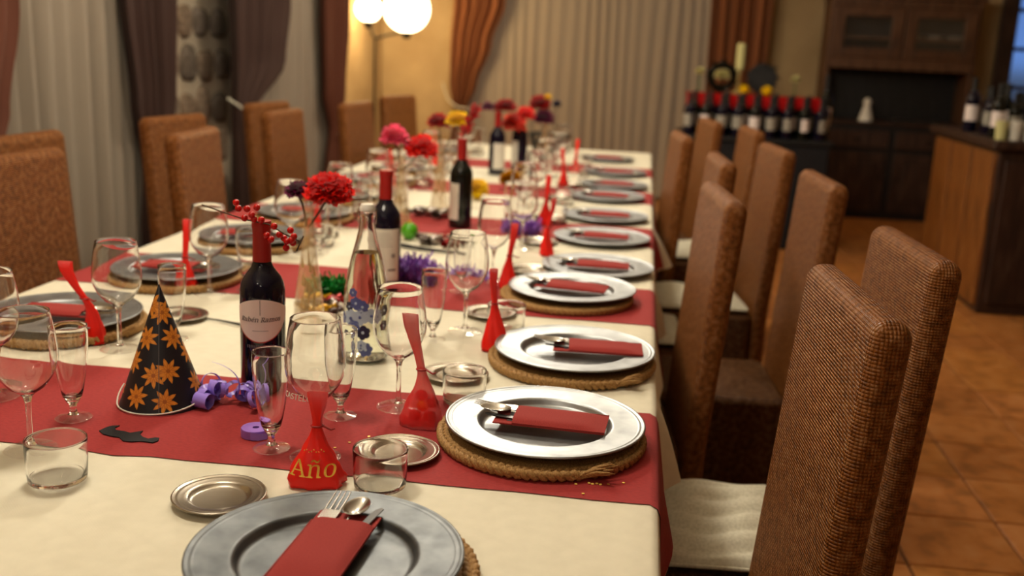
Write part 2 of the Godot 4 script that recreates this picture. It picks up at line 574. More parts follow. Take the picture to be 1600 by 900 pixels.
func make_mat_() -> Node3D:
	var o := thing("placemat", Vector3.ZERO)
	var g := G.new()
	# flat coil of rope: one spiral, the ring at the rim is braided
	var prof := [Vector2(0.0, 0.001)]
	prof.append(Vector2(0.146, 0.001))
	for k in 12:
		var rr := 0.146 - k * 0.012
		prof.append(Vector2(rr, 0.0125))
		prof.append(Vector2(rr - 0.006, 0.0150))
	prof.append(Vector2(0.0, 0.0135))
	g.lathe(prof, 48, Transform3D(), -2.0)
	put("coil", g, M.straw, o)
	for s in 3:
		g = G.new()
		var path := []
		var m := 260
		for k in m + 1:
			var a := TAU * 0.985 * k / m + 0.35
			var ph := 26.0 * a + TAU * s / 3.0
			var rr := 0.152 + 0.0062 * cos(ph)
			path.append(Vector3(rr * cos(a), 0.0088 + 0.0045 * sin(2.0 * ph + 0.5), rr * sin(a)))
		g.tube(path, 0.0055, 6, true)
		put("strand", g, M.straw, o)
	g = G.new()
	for k in 26:
		var a0 := 0.35 - 0.02
		var p0 := Vector3(0.160 * cos(a0), 0.009 + rng.randf_range(-0.003, 0.004), 0.154 * sin(a0))
		var d := Vector3(sin(a0) + rng.randf_range(0.0, 0.75), rng.randf_range(0.0, 0.45), -cos(a0) + rng.randf_range(-0.2, 0.5)) * rng.randf_range(0.024, 0.042)
		g.tube([p0 - d * 0.4, p0 + d * 0.5 + Vector3(0, 0.002, 0), p0 + d], [0.0030, 0.0024, 0.0009], 5)
	put("frayed_end", g, M.straw, o)
	return o

# cutlery sleeve lying along +x (open end at +x)
func make_napkin() -> Node3D:
	var o := thing("napkin_sleeve", Vector3.ZERO)
	var g := G.new()
	g.box(Vector3(0, 0.0016, 0), Vector3(0.172, 0.003, 0.078), 0.0012)
	put("back_fold", g, M.napkin, o)
	g = G.new()
	var rows := []
	for i in 13:
		var x := -0.086 + 0.142 * i / 12.0
		var r := PackedVector3Array()
		for j in 13:
			var z := 0.039 - 0.078 * j / 12.0
			var e := 1.0 - pow(absf(z) / 0.039, 6.0)
			r.append(Vector3(x, 0.0034 + 0.0068 * e * smoothstep(-0.092, -0.045, x), z))
		rows.append(r)
	# normal = dcol x drow = (-z) x (+x) = -y, so turn the rows round
	rows.reverse()
	g.grid(rows)
	for s in [-1.0, 1.0]:
		g.box(Vector3(-0.015, 0.0030, s * 0.0385), Vector3(0.142, 0.004, 0.0012), 0.0005)
	put("front_pocket", g, M.napkin, o)
	g = G.new()
	g.box(Vector3(0.0595, 0.0036, 0.002), Vector3(0.012, 0.0010, 0.062), 0.0003)
	put("lining", g, M.napkin_in, o)
	return o

func make_fork() -> Node3D:   # lies along x, tines at +x
	var o := thing("fork", Vector3.ZERO)
	var g := G.new()
	g.tube([Vector3(-0.04, 0.0018, 0), Vector3(-0.02, 0.0018, 0), Vector3(0.0, 0.0018, 0), Vector3(0.03, 0.0025, 0)], [0.0015, 0.0015, 0.0015, 0.0015], 8)
	g.box(Vector3(0.042, 0.0030, 0), Vector3(0.024, 0.0014, 0.022), 0.0006)
	put("handle", g, M.steel, o)
	for k in 4:
		g = G.new()
		var z := -0.0093 + 0.0062 * k
		g.tube([Vector3(0.052, 0.003, z), Vector3(0.07, 0.0042, z), Vector3(0.088, 0.0062, z), Vector3(0.098, 0.0085, z * 0.97)], [0.0014, 0.0013, 0.0011, 0.0005], 6)
		put("tine", g, M.steel, o)
	return o

func make_spoon() -> Node3D:
	var o := thing("spoon", Vector3.ZERO)
	var g := G.new()
	g.tube([Vector3(-0.04, 0.0018, 0), Vector3(-0.01, 0.0018, 0), Vector3(0.03, 0.0022, 0), Vector3(0.05, 0.0045, 0)], [0.0015, 0.0015, 0.0015, 0.0018], 8)
	put("handle", g, M.steel, o)
	g = G.new()
	var rows := []
	for i in 9:
		var q := i / 8.0
		var r := PackedVector3Array()
		for j in 25:
			var a := TAU * (j % 24) / 24.0
			var ex := 0.025 * q * (1.0 + 0.12 * cos(a))
			r.append(Vector3(0.072 + ex * cos(a), 0.0008 + 0.0075 * q * q, -0.0155 * q * sin(a)))
		rows.append(r)
	var over := []
	for i in 9:
		var src: PackedVector3Array = rows[8 - i]
		var r := PackedVector3Array()
		for p in src:
			r.append(p + Vector3(0, 0.0009, 0))
		over.append(r)
	g.grid(rows + over, true)
	put("spoon_bowl", g, M.steel, o)
	return o

func make_knife() -> Node3D:
	var o := thing("dessert_knife", Vector3.ZERO)
	var g := G.new()
	g.box(Vector3(-0.02, 0.0018, 0), Vector3(0.05, 0.0034, 0.008), 0.0014)
	put("handle", g, M.steel, o)
	g = G.new()
	var poly := PackedVector2Array([Vector2(-0.01, -0.0045), Vector2(0.055, -0.006), Vector2(0.070, -0.0045), Vector2(0.077, 0.0), Vector2(0.075, 0.0038), Vector2(-0.01, 0.0038)])
	g.extrude(poly, 0.0015, 0.0029)
	put("blade", g, M.grey_metal, o)
	return o

func make_bag(variant: int) -> Node3D:
	var o := thing("goody_bag", Vector3.ZERO)
	var g := G.new()
	# height, half width, half depth, lean of the spine
	var lean: float = [0.0, -0.026, -0.008, 0.012, -0.045, 0.006][variant]
	var hh: float = [0.127, 0.178, 0.165, 0.168, 0.16, 0.17][variant]
	var bw: float = [0.039, 0.034, 0.0275, 0.0225, 0.021, 0.026][variant]
	var neck: float = [0.64, 0.50, 0.56, 0.50, 0.56, 0.48][variant]
	var flare: float = [0.0135, 0.0125, 0.008, 0.009, 0.0135, 0.009][variant]
	var rows := [g.dot(Vector3(0, 0.0012, 0), 33)]
	for i in 29:
		var q := i / 28.0
		var y := 0.0012 + hh * q
		var w := 0.0
		var d := 0.0
		if q < neck:
			var k := q / neck
			w = lerpf(bw, 0.006, 0.45 * k + 0.55 * pow(smoothstep(0.12, 1.0, k), 0.9))
			d = lerpf(bw * 0.72, 0.005, pow(smoothstep(0.05, 1.0, k), 0.8))
			if k < 0.08:
				w *= 0.95
		else:
			var k := (q - neck) / (1.0 - neck)
			w = lerpf(0.006, flare, smoothstep(0.05, 1.0, k))
			d = lerpf(0.005, 0.0035, smoothstep(0.0, 0.7, k))
		var sx := lean * smoothstep(neck * 0.6, 1.0, q)
		var sz := 0.006 * sin(q * 5.0 + variant)
		var r := PackedVector3Array()
		for j in 33:
			var a := TAU * (j % 32) / 32.0
			var wr := 1.0 + 0.07 * sin(7.0 * a + 11.0 * q + variant) + 0.05 * sin(13.0 * a - 17.0 * q)
			var ca := cos(a)
			var sa := sin(a)
			var sq := 1.0 / pow(pow(absf(ca), 2.8) + pow(absf(sa), 2.8), 1.0 / 2.8)
			r.append(Vector3(w * ca * sq * wr + sx, y, -d * sa * sq * wr + sz))
		rows.append(r)
	g.grid(rows, true)
	put("pouch", g, M.net if variant == 1 else M.bag, o)
	g = G.new()
	var ring := []
	for k in 17:
		var a := TAU * k / 16.0
		ring.append(Vector3(lean * smoothstep(neck * 0.6, 1.0, neck) + 0.0078 * cos(a), 0.0012 + hh * neck, 0.006 * sin(neck * 5.0 + variant) + 0.0066 * sin(a)))
	g.tube(ring, 0.0015, 6, false)
	g.tube([ring[0], ring[0] + Vector3(0.012, -0.004, 0.004), ring[0] + Vector3(0.017, -0.002, 0.004)], [0.0018, 0.0015, 0.001], 5)
	put("tie", g, M.capsule, o)
	if variant == 1:
		for k in 5:
			g = G.new()
			g.ball(Vector3([-0.012, 0.01, 0.0, -0.004, 0.013][k], [0.014, 0.013, 0.032, 0.047, 0.036][k], [0.002, -0.004, 0.004, -0.002, -0.005][k]), Vector3(0.011, 0.009, 0.008), 10, 7)
			put("sweet", g, [M.foil_red, M.foil_brown, M.foil_gold, M.foil_red, M.foil_red][k], o)
	return o

# ---------------------------------------------------------------- bottles, labels and lettering
const WINE := [[0.0, 0.004], [0.022, 0.0], [0.034, 0.0005], [0.0372, 0.003], [0.0378, 0.008], [0.0378, 0.165], [0.0374, 0.178], [0.0352, 0.190], [0.0305, 0.200], [0.0235, 0.209], [0.0180, 0.217], [0.0152, 0.226], [0.0146, 0.236]]

func prof_of(a: Array, sy := 1.0) -> Array:
	var r := []
	for p in a:
		r.append(Vector2(p[0], p[1] * sy))
	return r

func make_wine_bottle(called: String, glass_m: Material, cap_m: Material) -> Node3D:
	var o := thing(called, Vector3.ZERO)
	var g := G.new()
	g.lathe(prof_of(WINE) + [Vector2(0.0142, 0.285), Vector2(0.0, 0.285)], 40, Transform3D(), 0.3)
	put("glass_body", g, glass_m, o)
	g = G.new()
	g.lathe([Vector2(0.0150, 0.226), Vector2(0.0157, 0.2262), Vector2(0.0153, 0.240), Vector2(0.0150, 0.280), Vector2(0.0162, 0.2815), Vector2(0.0164, 0.289), Vector2(0.0155, 0.2945), Vector2(0.0, 0.296)], 32)
	put("capsule", g, cap_m, o)
	return o

func bent(r: float, a: float, y: float) -> Vector3:   # a point on an upright cylinder; a = 0 faces +z
	return Vector3(r * sin(a), y, r * cos(a))

func label_patch(r: float, a0: float, a1: float, lo: Callable, hi: Callable, na := 24, ny := 8) -> G:
	var g := G.new()
	var rows := []
	for i in ny + 1:
		var row := PackedVector3Array()
		for j in na + 1:
			var s := float(j) / na
			var a := lerpf(a0, a1, s)
			row.append(bent(r, a, lerpf(lo.call(s), hi.call(s), float(i) / ny)))
		rows.append(row)
	g.grid(rows)
	return g

func lettering(txt: String, size: float, face := "Droid Serif", slant := 0.0, depth := 0.0006) -> ArrayMesh:
	var tm := TextMesh.new()
	var f := SystemFont.new()
	f.font_names = PackedStringArray([face])
	tm.font = f
	tm.text = txt
	tm.font_size = 48
	tm.pixel_size = size / 48.0
	tm.depth = depth
	tm.curve_step = 2.0
	var ar := tm.surface_get_arrays(0)
	var out := ArrayMesh.new()
	for s in tm.get_surface_count():
		ar = tm.surface_get_arrays(s)
		if ar.is_empty() or ar[Mesh.ARRAY_VERTEX] == null or ar[Mesh.ARRAY_VERTEX].size() == 0:
			continue
		var vs: PackedVector3Array = ar[Mesh.ARRAY_VERTEX]
		for k in vs.size():
			vs[k].x += vs[k].y * slant
		ar[Mesh.ARRAY_VERTEX] = vs
		var keep := []
		keep.resize(Mesh.ARRAY_MAX)
		for q in [Mesh.ARRAY_VERTEX, Mesh.ARRAY_NORMAL, Mesh.ARRAY_TEX_UV, Mesh.ARRAY_INDEX]:
			keep[q] = ar[q]
		out.add_surface_from_arrays(Mesh.PRIMITIVE_TRIANGLES, keep)
	return out

func warped(me: ArrayMesh, f: Callable) -> ArrayMesh:
	var out := ArrayMesh.new()
	for s in me.get_surface_count():
		var ar := me.surface_get_arrays(s)
		var vs: PackedVector3Array = ar[Mesh.ARRAY_VERTEX]
		var ns: PackedVector3Array = ar[Mesh.ARRAY_NORMAL]
		for k in vs.size():
			var p := vs[k]
			var q := p + ns[k] * 0.001
			vs[k] = f.call(p)
			ns[k] = (f.call(q) - vs[k]).normalized()
		ar[Mesh.ARRAY_VERTEX] = vs
		ar[Mesh.ARRAY_NORMAL] = ns
		out.add_surface_from_arrays(Mesh.PRIMITIVE_TRIANGLES, ar)
	return out

func wrapped_text(txt: String, size: float, r: float, a: float, y: float, face := "Droid Serif", slant := 0.0) -> ArrayMesh:
	return warped(lettering(txt, size, face, slant, 0.0004), func(p): return bent(r + 0.0004 + p.z, a + p.x / r, y + p.y))

# ---------------------------------------------------------------- flowers and party bits
func ruffled_head(g: G, c: Vector3, r: float, count: int, flat := 0.95) -> void:
	for k in count:
		var e := asin(clampf(-0.35 + 1.35 * (k + 0.5) / count, -1.0, 1.0))
		var a := k * 2.39996
		var d := Vector3(cos(e) * cos(a), sin(e) * flat, cos(e) * sin(a))
		var side := d.cross(Vector3.UP if absf(d.y) < 0.95 else Vector3.RIGHT).normalized()
		var up := side.cross(d).normalized()
		var len_ := r * rng.randf_range(0.82, 1.08)
		var rows := []
		for i in 4:
			var q := i / 3.0
			var row := PackedVector3Array()
			for j in 6:
				var s := j / 5.0 * 2.0 - 1.0
				var w := r * 0.36 * sin(q * 1.9 + 0.12)
				var jag := (0.10 * r if (i == 3 and j % 2 == 0) else 0.0)
				row.append(c + d * (len_ * (0.15 + 0.85 * q) - jag) + side * (s * w) + up * (0.10 * r * sin(s * 4.0 + k) * q - 0.12 * r * (1.0 - s * s) * q))
			rows.append(row)
		g.grid(rows)

func flower(called: String, m: Material, at: Vector3, head: Vector3, r: float, count: int, label: String, flat := 0.95) -> void:
	var o := thing(called, at, 0.0, label, "flower")
	var g := G.new()
	var h := head - at
	ruffled_head(g, h, r, count, flat)
	put("petals", g, m, o)
	g = G.new()
	g.ball(h, Vector3(r * 0.45, r * 0.35, r * 0.45), 10, 6)
	put("flower_centre", g, m, o)
	g = G.new()
	g.tube([Vector3.ZERO, h * 0.35 + Vector3(0.002, 0, 0), h * 0.7 + Vector3(0.003, 0, 0.002), h - Vector3(0, r * 0.3, 0)], 0.0022, 6)
	put("flower_stem", g, M.twig, o)

func curl(c: Vector3, r: float, turns: float, width: float, axis: Vector3, pitch: float, a0 := 0.0, grow := 0.0) -> G:
	var g := G.new()
	var u := axis.cross(Vector3.UP if absf(axis.y) < 0.9 else Vector3.RIGHT).normalized()
	var w := axis.cross(u).normalized()
	var m := int(turns * 26) + 2
	var lo := PackedVector3Array()
	var hi := PackedVector3Array()
	var lo2 := PackedVector3Array()
	var hi2 := PackedVector3Array()
	for k in m + 1:
		var q := float(k) / m
		var a := a0 + TAU * turns * q
		var rr := r * (1.0 + grow * q)
		var p := c + (u * cos(a) + w * sin(a)) * rr + axis * pitch * turns * q
		var od := (u * cos(a) + w * sin(a)) * 0.0004
		lo.append(p - axis * width * 0.5 - od); hi.append(p + axis * width * 0.5 - od)
		lo2.append(p - axis * width * 0.5 + od); hi2.append(p + axis * width * 0.5 + od)
	g.grid([lo, hi, hi2, lo2, lo])
	return g

func tinsel(g: G, c: Vector3, s: Vector3, count: int, len_: float, wid := 0.0016) -> void:
	for k in count:
		var p := c + Vector3(rng.randf_range(-1, 1) * s.x, rng.randf() * s.y, rng.randf_range(-1, 1) * s.z)
		var d := Vector3(rng.randf_range(-1, 1), rng.randf_range(-0.3, 1), rng.randf_range(-1, 1)).normalized() * len_ * rng.randf_range(0.5, 1.2)
		var w := d.cross(Vector3(rng.randf_range(-1, 1), 1, rng.randf_range(-1, 1))).normalized() * wid
		var e := d.cross(w).normalized() * len_ * 0.25
		var q := [p, p + d * 0.5 + e, p + d]
		for i in 3:
			q[i].y = maxf(q[i].y, c.y + 0.0015)
		g.grid([PackedVector3Array([q[0] - w, q[1] - w, q[2] - w]), PackedVector3Array([q[0] + w, q[1] + w, q[2] + w])])

func wrapped_sweet(at: Vector3, turn: float, m: Material, label: String, s := 1.0) -> void:
	var o := thing("wrapped_sweet", at, turn, label, "sweet", "foil sweets between the bottles")
	var g := G.new()
	g.ball(Vector3(0, 0.0105 * s, 0), Vector3(0.017, 0.0098, 0.0115) * s, 12, 8)
	put("sweet_body", g, m, o)
	for k in [-1.0, 1.0]:
		g = G.new()
		var rows := []
		for i in 4:
			var row := PackedVector3Array()
			for j in 13:
				var a := TAU * (j % 12) / 12.0
				var rr := lerpf(0.003, 0.010, i / 3.0) * s * (1.0 + 0.2 * cos(6.0 * a))
				row.append(Vector3(k * (0.0155 + 0.005 * i) * s, 0.0105 * s + rr * 0.75 * cos(a), rr * sin(a)))
			rows.append(row)
		g.grid(rows, true)
		put("twist", g, m, o)

# ---------------------------------------------------------------- chair
func rrect(hx: float, hz: float, r: float, y: float, off := Vector3.ZERO, per := 7) -> PackedVector3Array:
	var out := PackedVector3Array()
	r = minf(r, minf(hx, hz))
	for k in 4:
		var cx: float = [1, -1, -1, 1][k] * (hx - r)
		var cz: float = [1, 1, -1, -1][k] * (hz - r)
		for j in per:
			var a := PI / 2 * (k + float(j) / (per - 1))
			out.append(off + Vector3(cx + r * cos(a), y, -(cz + r * sin(a))))
	out.append(out[0])
	return out

func make_chair(bare: bool) -> Node3D:   # faces -x; back stands at x = 0
	var o := thing("cane_chair", Vector3.ZERO)
	var g := G.new()
	var rows := []
	var lean := func(y): return maxf(0.0, y - 0.42) * 0.078
	rows.append(g.dot(Vector3(0.0275, 0.07, 0), 29))
	for k in 15:
		var y := 0.07 + 0.93 * k / 14.0
		rows.append(rrect(0.0275, 0.20, 0.024, y, Vector3(0.0275 + lean.call(y), 0, 0)))
	for k in 6:
		var a := PI / 2 * (k + 1) / 6.0
		var ins := 0.024 * (1.0 - cos(a))
		rows.append(rrect(0.0275 - ins, 0.20 - ins * 1.3, maxf(0.004, 0.024 - ins), 1.0 + 0.028 * sin(a), Vector3(0.0275 + lean.call(1.0), 0, 0)))
	rows.append(g.dot(Vector3(0.0275 + lean.call(1.0), 1.0285, 0), 29))
	g.grid(rows, true)
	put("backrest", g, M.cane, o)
	g = G.new()
	rows = [g.dot(Vector3(-0.21, 0.13, 0), 29)]
	for y in [0.13, 0.2, 0.3, 0.40]:
		rows.append(rrect(0.205, 0.20, 0.03, y, Vector3(-0.207, 0, 0)))
	for k in 4:
		var a := PI / 2 * (k + 1) / 4.0
		var ins := 0.022 * (1.0 - cos(a))
		rows.append(rrect(0.205 - ins, 0.20 - ins, 0.03, 0.40 + 0.022 * sin(a), Vector3(-0.207, 0, 0)))
	rows.append(g.dot(Vector3(-0.207, 0.424, 0), 29))
	g.grid(rows, true)
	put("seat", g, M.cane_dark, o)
	for p in [[-0.385, -0.17], [-0.385, 0.17], [0.025, -0.17], [0.025, 0.17]]:
		g = G.new()
		var top := 0.135 if p[0] < 0 else 0.075
		g.lathe([Vector2(0, 0.0), Vector2(0.014, 0.0), Vector2(0.018, top), Vector2(0, top)], 12, Transform3D(Basis(), Vector3(p[0], 0, p[1])))
		put("leg", g, M.wood, o)
	return o

func make_cushion() -> Node3D:
	var o := thing("seat_cushion", Vector3.ZERO)
	var g := G.new()
	var top := []
	var bot := []
	for i in 41:
		var u := i / 40.0 * 2.0 - 1.0
		var rt := PackedVector3Array()
		var rb := PackedVector3Array()
		for j in 41:
			var w := 1.0 - j / 40.0 * 2.0
			var e := pow(maxf(0.0, 1.0 - pow(absf(u), 4.0)), 0.5) * pow(maxf(0.0, 1.0 - pow(absf(w), 4.0)), 0.5)
			var puff := 0.013 * absf(sin(w * 7.85 + 0.5 * sin(u * 5.0))) + 0.004 * sin(u * 9.0 + w * 3.0)
			rt.append(Vector3(-0.207 + u * 0.19, 0.016 + e * (0.018 + puff), w * 0.185))
			rb.append(Vector3(-0.207 + u * 0.19, 0.016 - e * 0.0145, w * 0.185))
		top.append(rt)
		bot.append(rb)
	top.reverse()
	g.grid(top)
	g.grid(bot)
	put("padding", g, M.cushion, o)
	g = G.new()
	var edge := []
	for p in rrect(0.19, 0.185, 0.02, 0.016, Vector3(-0.207, 0, 0)):
		edge.append(p)
	g.tube(edge, 0.004, 6, false)
	put("piping", g, M.cushion, o)
	return o

# ---------------------------------------------------------------- curtains
# keys: [height, from, to, depth of folds] along the wall; the curtain hangs from the top key to the bottom one
func curtain(at: Callable, keys: Array, folds: float, ph: float) -> G:
	var g := G.new()
	var rows := []
	var ny := 40
	var nx := int(folds * 9) + 8
	for i in ny + 1:
		var y: float = lerpf(keys[0][0], keys[-1][0], float(i) / ny)
		var k := 0
		while k < keys.size() - 2 and y < keys[k + 1][0]:
			k += 1
		var s := smoothstep(0.0, 1.0, (keys[k][0] - y) / maxf(0.001, keys[k][0] - keys[k + 1][0]))
		var l := lerpf(keys[k][1], keys[k + 1][1], s)
		var r := lerpf(keys[k][2], keys[k + 1][2], s)
		var dp := lerpf(keys[k][3], keys[k + 1][3], s)
		var row := PackedVector3Array()
		for j in nx + 1:
			var q := float(j) / nx
			var w := q + 0.012 * sin(q * 17.0 + ph + y * 0.7)
			var d := dp * (sin(TAU * folds * w + ph) * (0.75 + 0.25 * sin(q * 23.0 + ph)) + 0.22 * sin(TAU * folds * 2.3 * w + 1.3 * ph + y))
			row.append(at.call(lerpf(l, r, q), y, d))
		rows.append(row)
	g.grid(rows)
	return g

# ---------------------------------------------------------------- lamps
func pendant(x: float, z: float, y: float, energy: float, size: float, c: Color, label: String) -> void:
	var o := thing("pendant_lamp", V(x, z, y), 0.0, label, "lamp", "")
	var g := G.new()
	g.tube([Vector3(0, size + 0.02, 0), Vector3(0, 2.88 - y, 0)], 0.006, 8)
	g.lathe([Vector2(0.0, 2.86 - y), Vector2(0.05, 2.865 - y), Vector2(0.06, 2.895 - y), Vector2(0.0, 2.897 - y)], 20)
	put("cord", g, M.iron, o)
	g = G.new()
	g.ball(Vector3.ZERO, size, 24, 16)
	put("glass_globe", g, M.globe, o)
	g = G.new()
	g.lathe([Vector2(0.0, size * 0.93), Vector2(size * 0.45, size * 0.93), Vector2(size * 0.40, size * 1.08), Vector2(0.012, size * 1.25), Vector2(0.0, size * 1.25)], 20)
	put("cap", g, M.iron, o)
	light_at(o, Vector3.ZERO, energy, size * 0.9, c)

func floor_lamp() -> void:
	var o := thing("floor_lamp", V(-2.085, 8.6, 0.0), 0.0, "tall dark floor lamp with two glowing bowls in the far left corner", "lamp")
	var g := G.new()
	g.lathe([Vector2(0, 0), Vector2(0.14, 0.0), Vector2(0.14, 0.015), Vector2(0.03, 0.035), Vector2(0.014, 0.06), Vector2(0, 0.06)], 24)
	put("base", g, M.iron, o)
	g = G.new()
	g.tube([Vector3(0, 0.05, 0), Vector3(0, 1.37, 0)], 0.010, 10)
	put("pole", g, M.iron, o)
	for k in 2:
		var tip: Vector3 = [Vector3(-0.075, 1.50, -0.05), Vector3(0.28, 1.43, 0.05)][k]
		var rr: float = [0.11, 0.19][k]
		g = G.new()
		g.tube([Vector3(0, 1.36, 0), Vector3(tip.x * 0.4, 1.395, tip.z * 0.4), tip], 0.010, 8)
		put("arm", g, M.iron, o)
		g = G.new()
		g.lathe([Vector2(0, -0.06), Vector2(0.03, -0.055), Vector2(0.045, 0.0), Vector2(0.0, 0.004)], 18, Transform3D(Basis(), tip))
		put("joint", g, M.iron, o)
		g = G.new()
		g.ball(tip + Vector3(0, rr * 0.95, 0), Vector3(rr, rr, rr), 24, 14)
		put("glass_bowl", g, M.shade_glow, o)
		light_at(o, tip + Vector3(0, rr * 0.95, 0), [0.42, 0.75][k], rr * 0.9, Color(1.0, 0.85, 0.60))

# ---------------------------------------------------------------- room
# a wall in the plane between a and b (floor points) with rectangular openings [from, to, low, high] along it
func wall(called: String, a: Vector3, b: Vector3, out: Vector3, height: float, openings: Array, m: Material) -> MeshInstance3D:
	var g := G.new()
	var d := (b - a).normalized()
	var total := a.distance_to(b)
	var block := func(s0, s1, y0, y1):
		if s1 - s0 > 0.001 and y1 - y0 > 0.001:
			var p: Vector3 = a + d * s0 + Vector3(0, y0, 0)
			var q: Vector3 = a + d * s1 + Vector3(0, y1, 0) + out * 0.25
			g.cuboid(Vector3(minf(p.x, q.x), minf(p.y, q.y), minf(p.z, q.z)), Vector3(maxf(p.x, q.x), maxf(p.y, q.y), maxf(p.z, q.z)))
	var s := 0.0
	for o in openings:
		block.call(s, o[0], 0.0, height)
		block.call(o[0], o[1], 0.0, o[2])
		block.call(o[0], o[1], o[3], height)
		s = o[1]
	block.call(s, total, 0.0, height)
	return struct(called, g, m)

func window_at(called: String, a: Vector3, d: Vector3, out: Vector3, o: Array, bars: int, m: Material) -> void:
	var n := thing(called, Vector3.ZERO)
	n.set_meta("kind", "structure")
	var bs := Basis(d, Vector3.UP, d.cross(Vector3.UP))
	var c: Vector3 = a + d * (o[0] + o[1]) * 0.5 + out * 0.12
	var w: float = o[1] - o[0]
	var h: float = o[3] - o[2]
	var g := G.new()
	for s in [-1.0, 1.0]:
		g.box(c + d * s * (w / 2 - 0.03) + Vector3(0, (o[2] + o[3]) / 2, 0), Vector3(0.06, h, 0.07), 0.005, bs)
		g.box(c + Vector3(0, (o[2] + o[3]) / 2 + s * (h / 2 - 0.03), 0), Vector3(w - 0.12, 0.06, 0.07), 0.005, bs)
	put("window_frame", g, m, n)
	for k in bars:
		g = G.new()
		g.box(c + Vector3(0, o[2] + h * (k + 1) / (bars + 1), 0), Vector3(w - 0.12, 0.035, 0.04), 0.004, bs)
		put("glazing_bar", g, m, n)
	g = G.new()
	g.box(c + Vector3(0, (o[2] + o[3]) / 2, 0), Vector3(0.035, h - 0.12, 0.045), 0.004, bs)
	put("glazing_bar", g, m, n)
	g = G.new()
	g.box(c + Vector3(0, (o[2] + o[3]) / 2, 0) + out * 0.03, Vector3(w - 0.1, h - 0.1, 0.006), 0.001, bs)
	put("pane", g, M.pane, n)

const LEFT := -2.32
const FAR := 9.75
const RIGHT := 4.6
const NEAR := -4.0

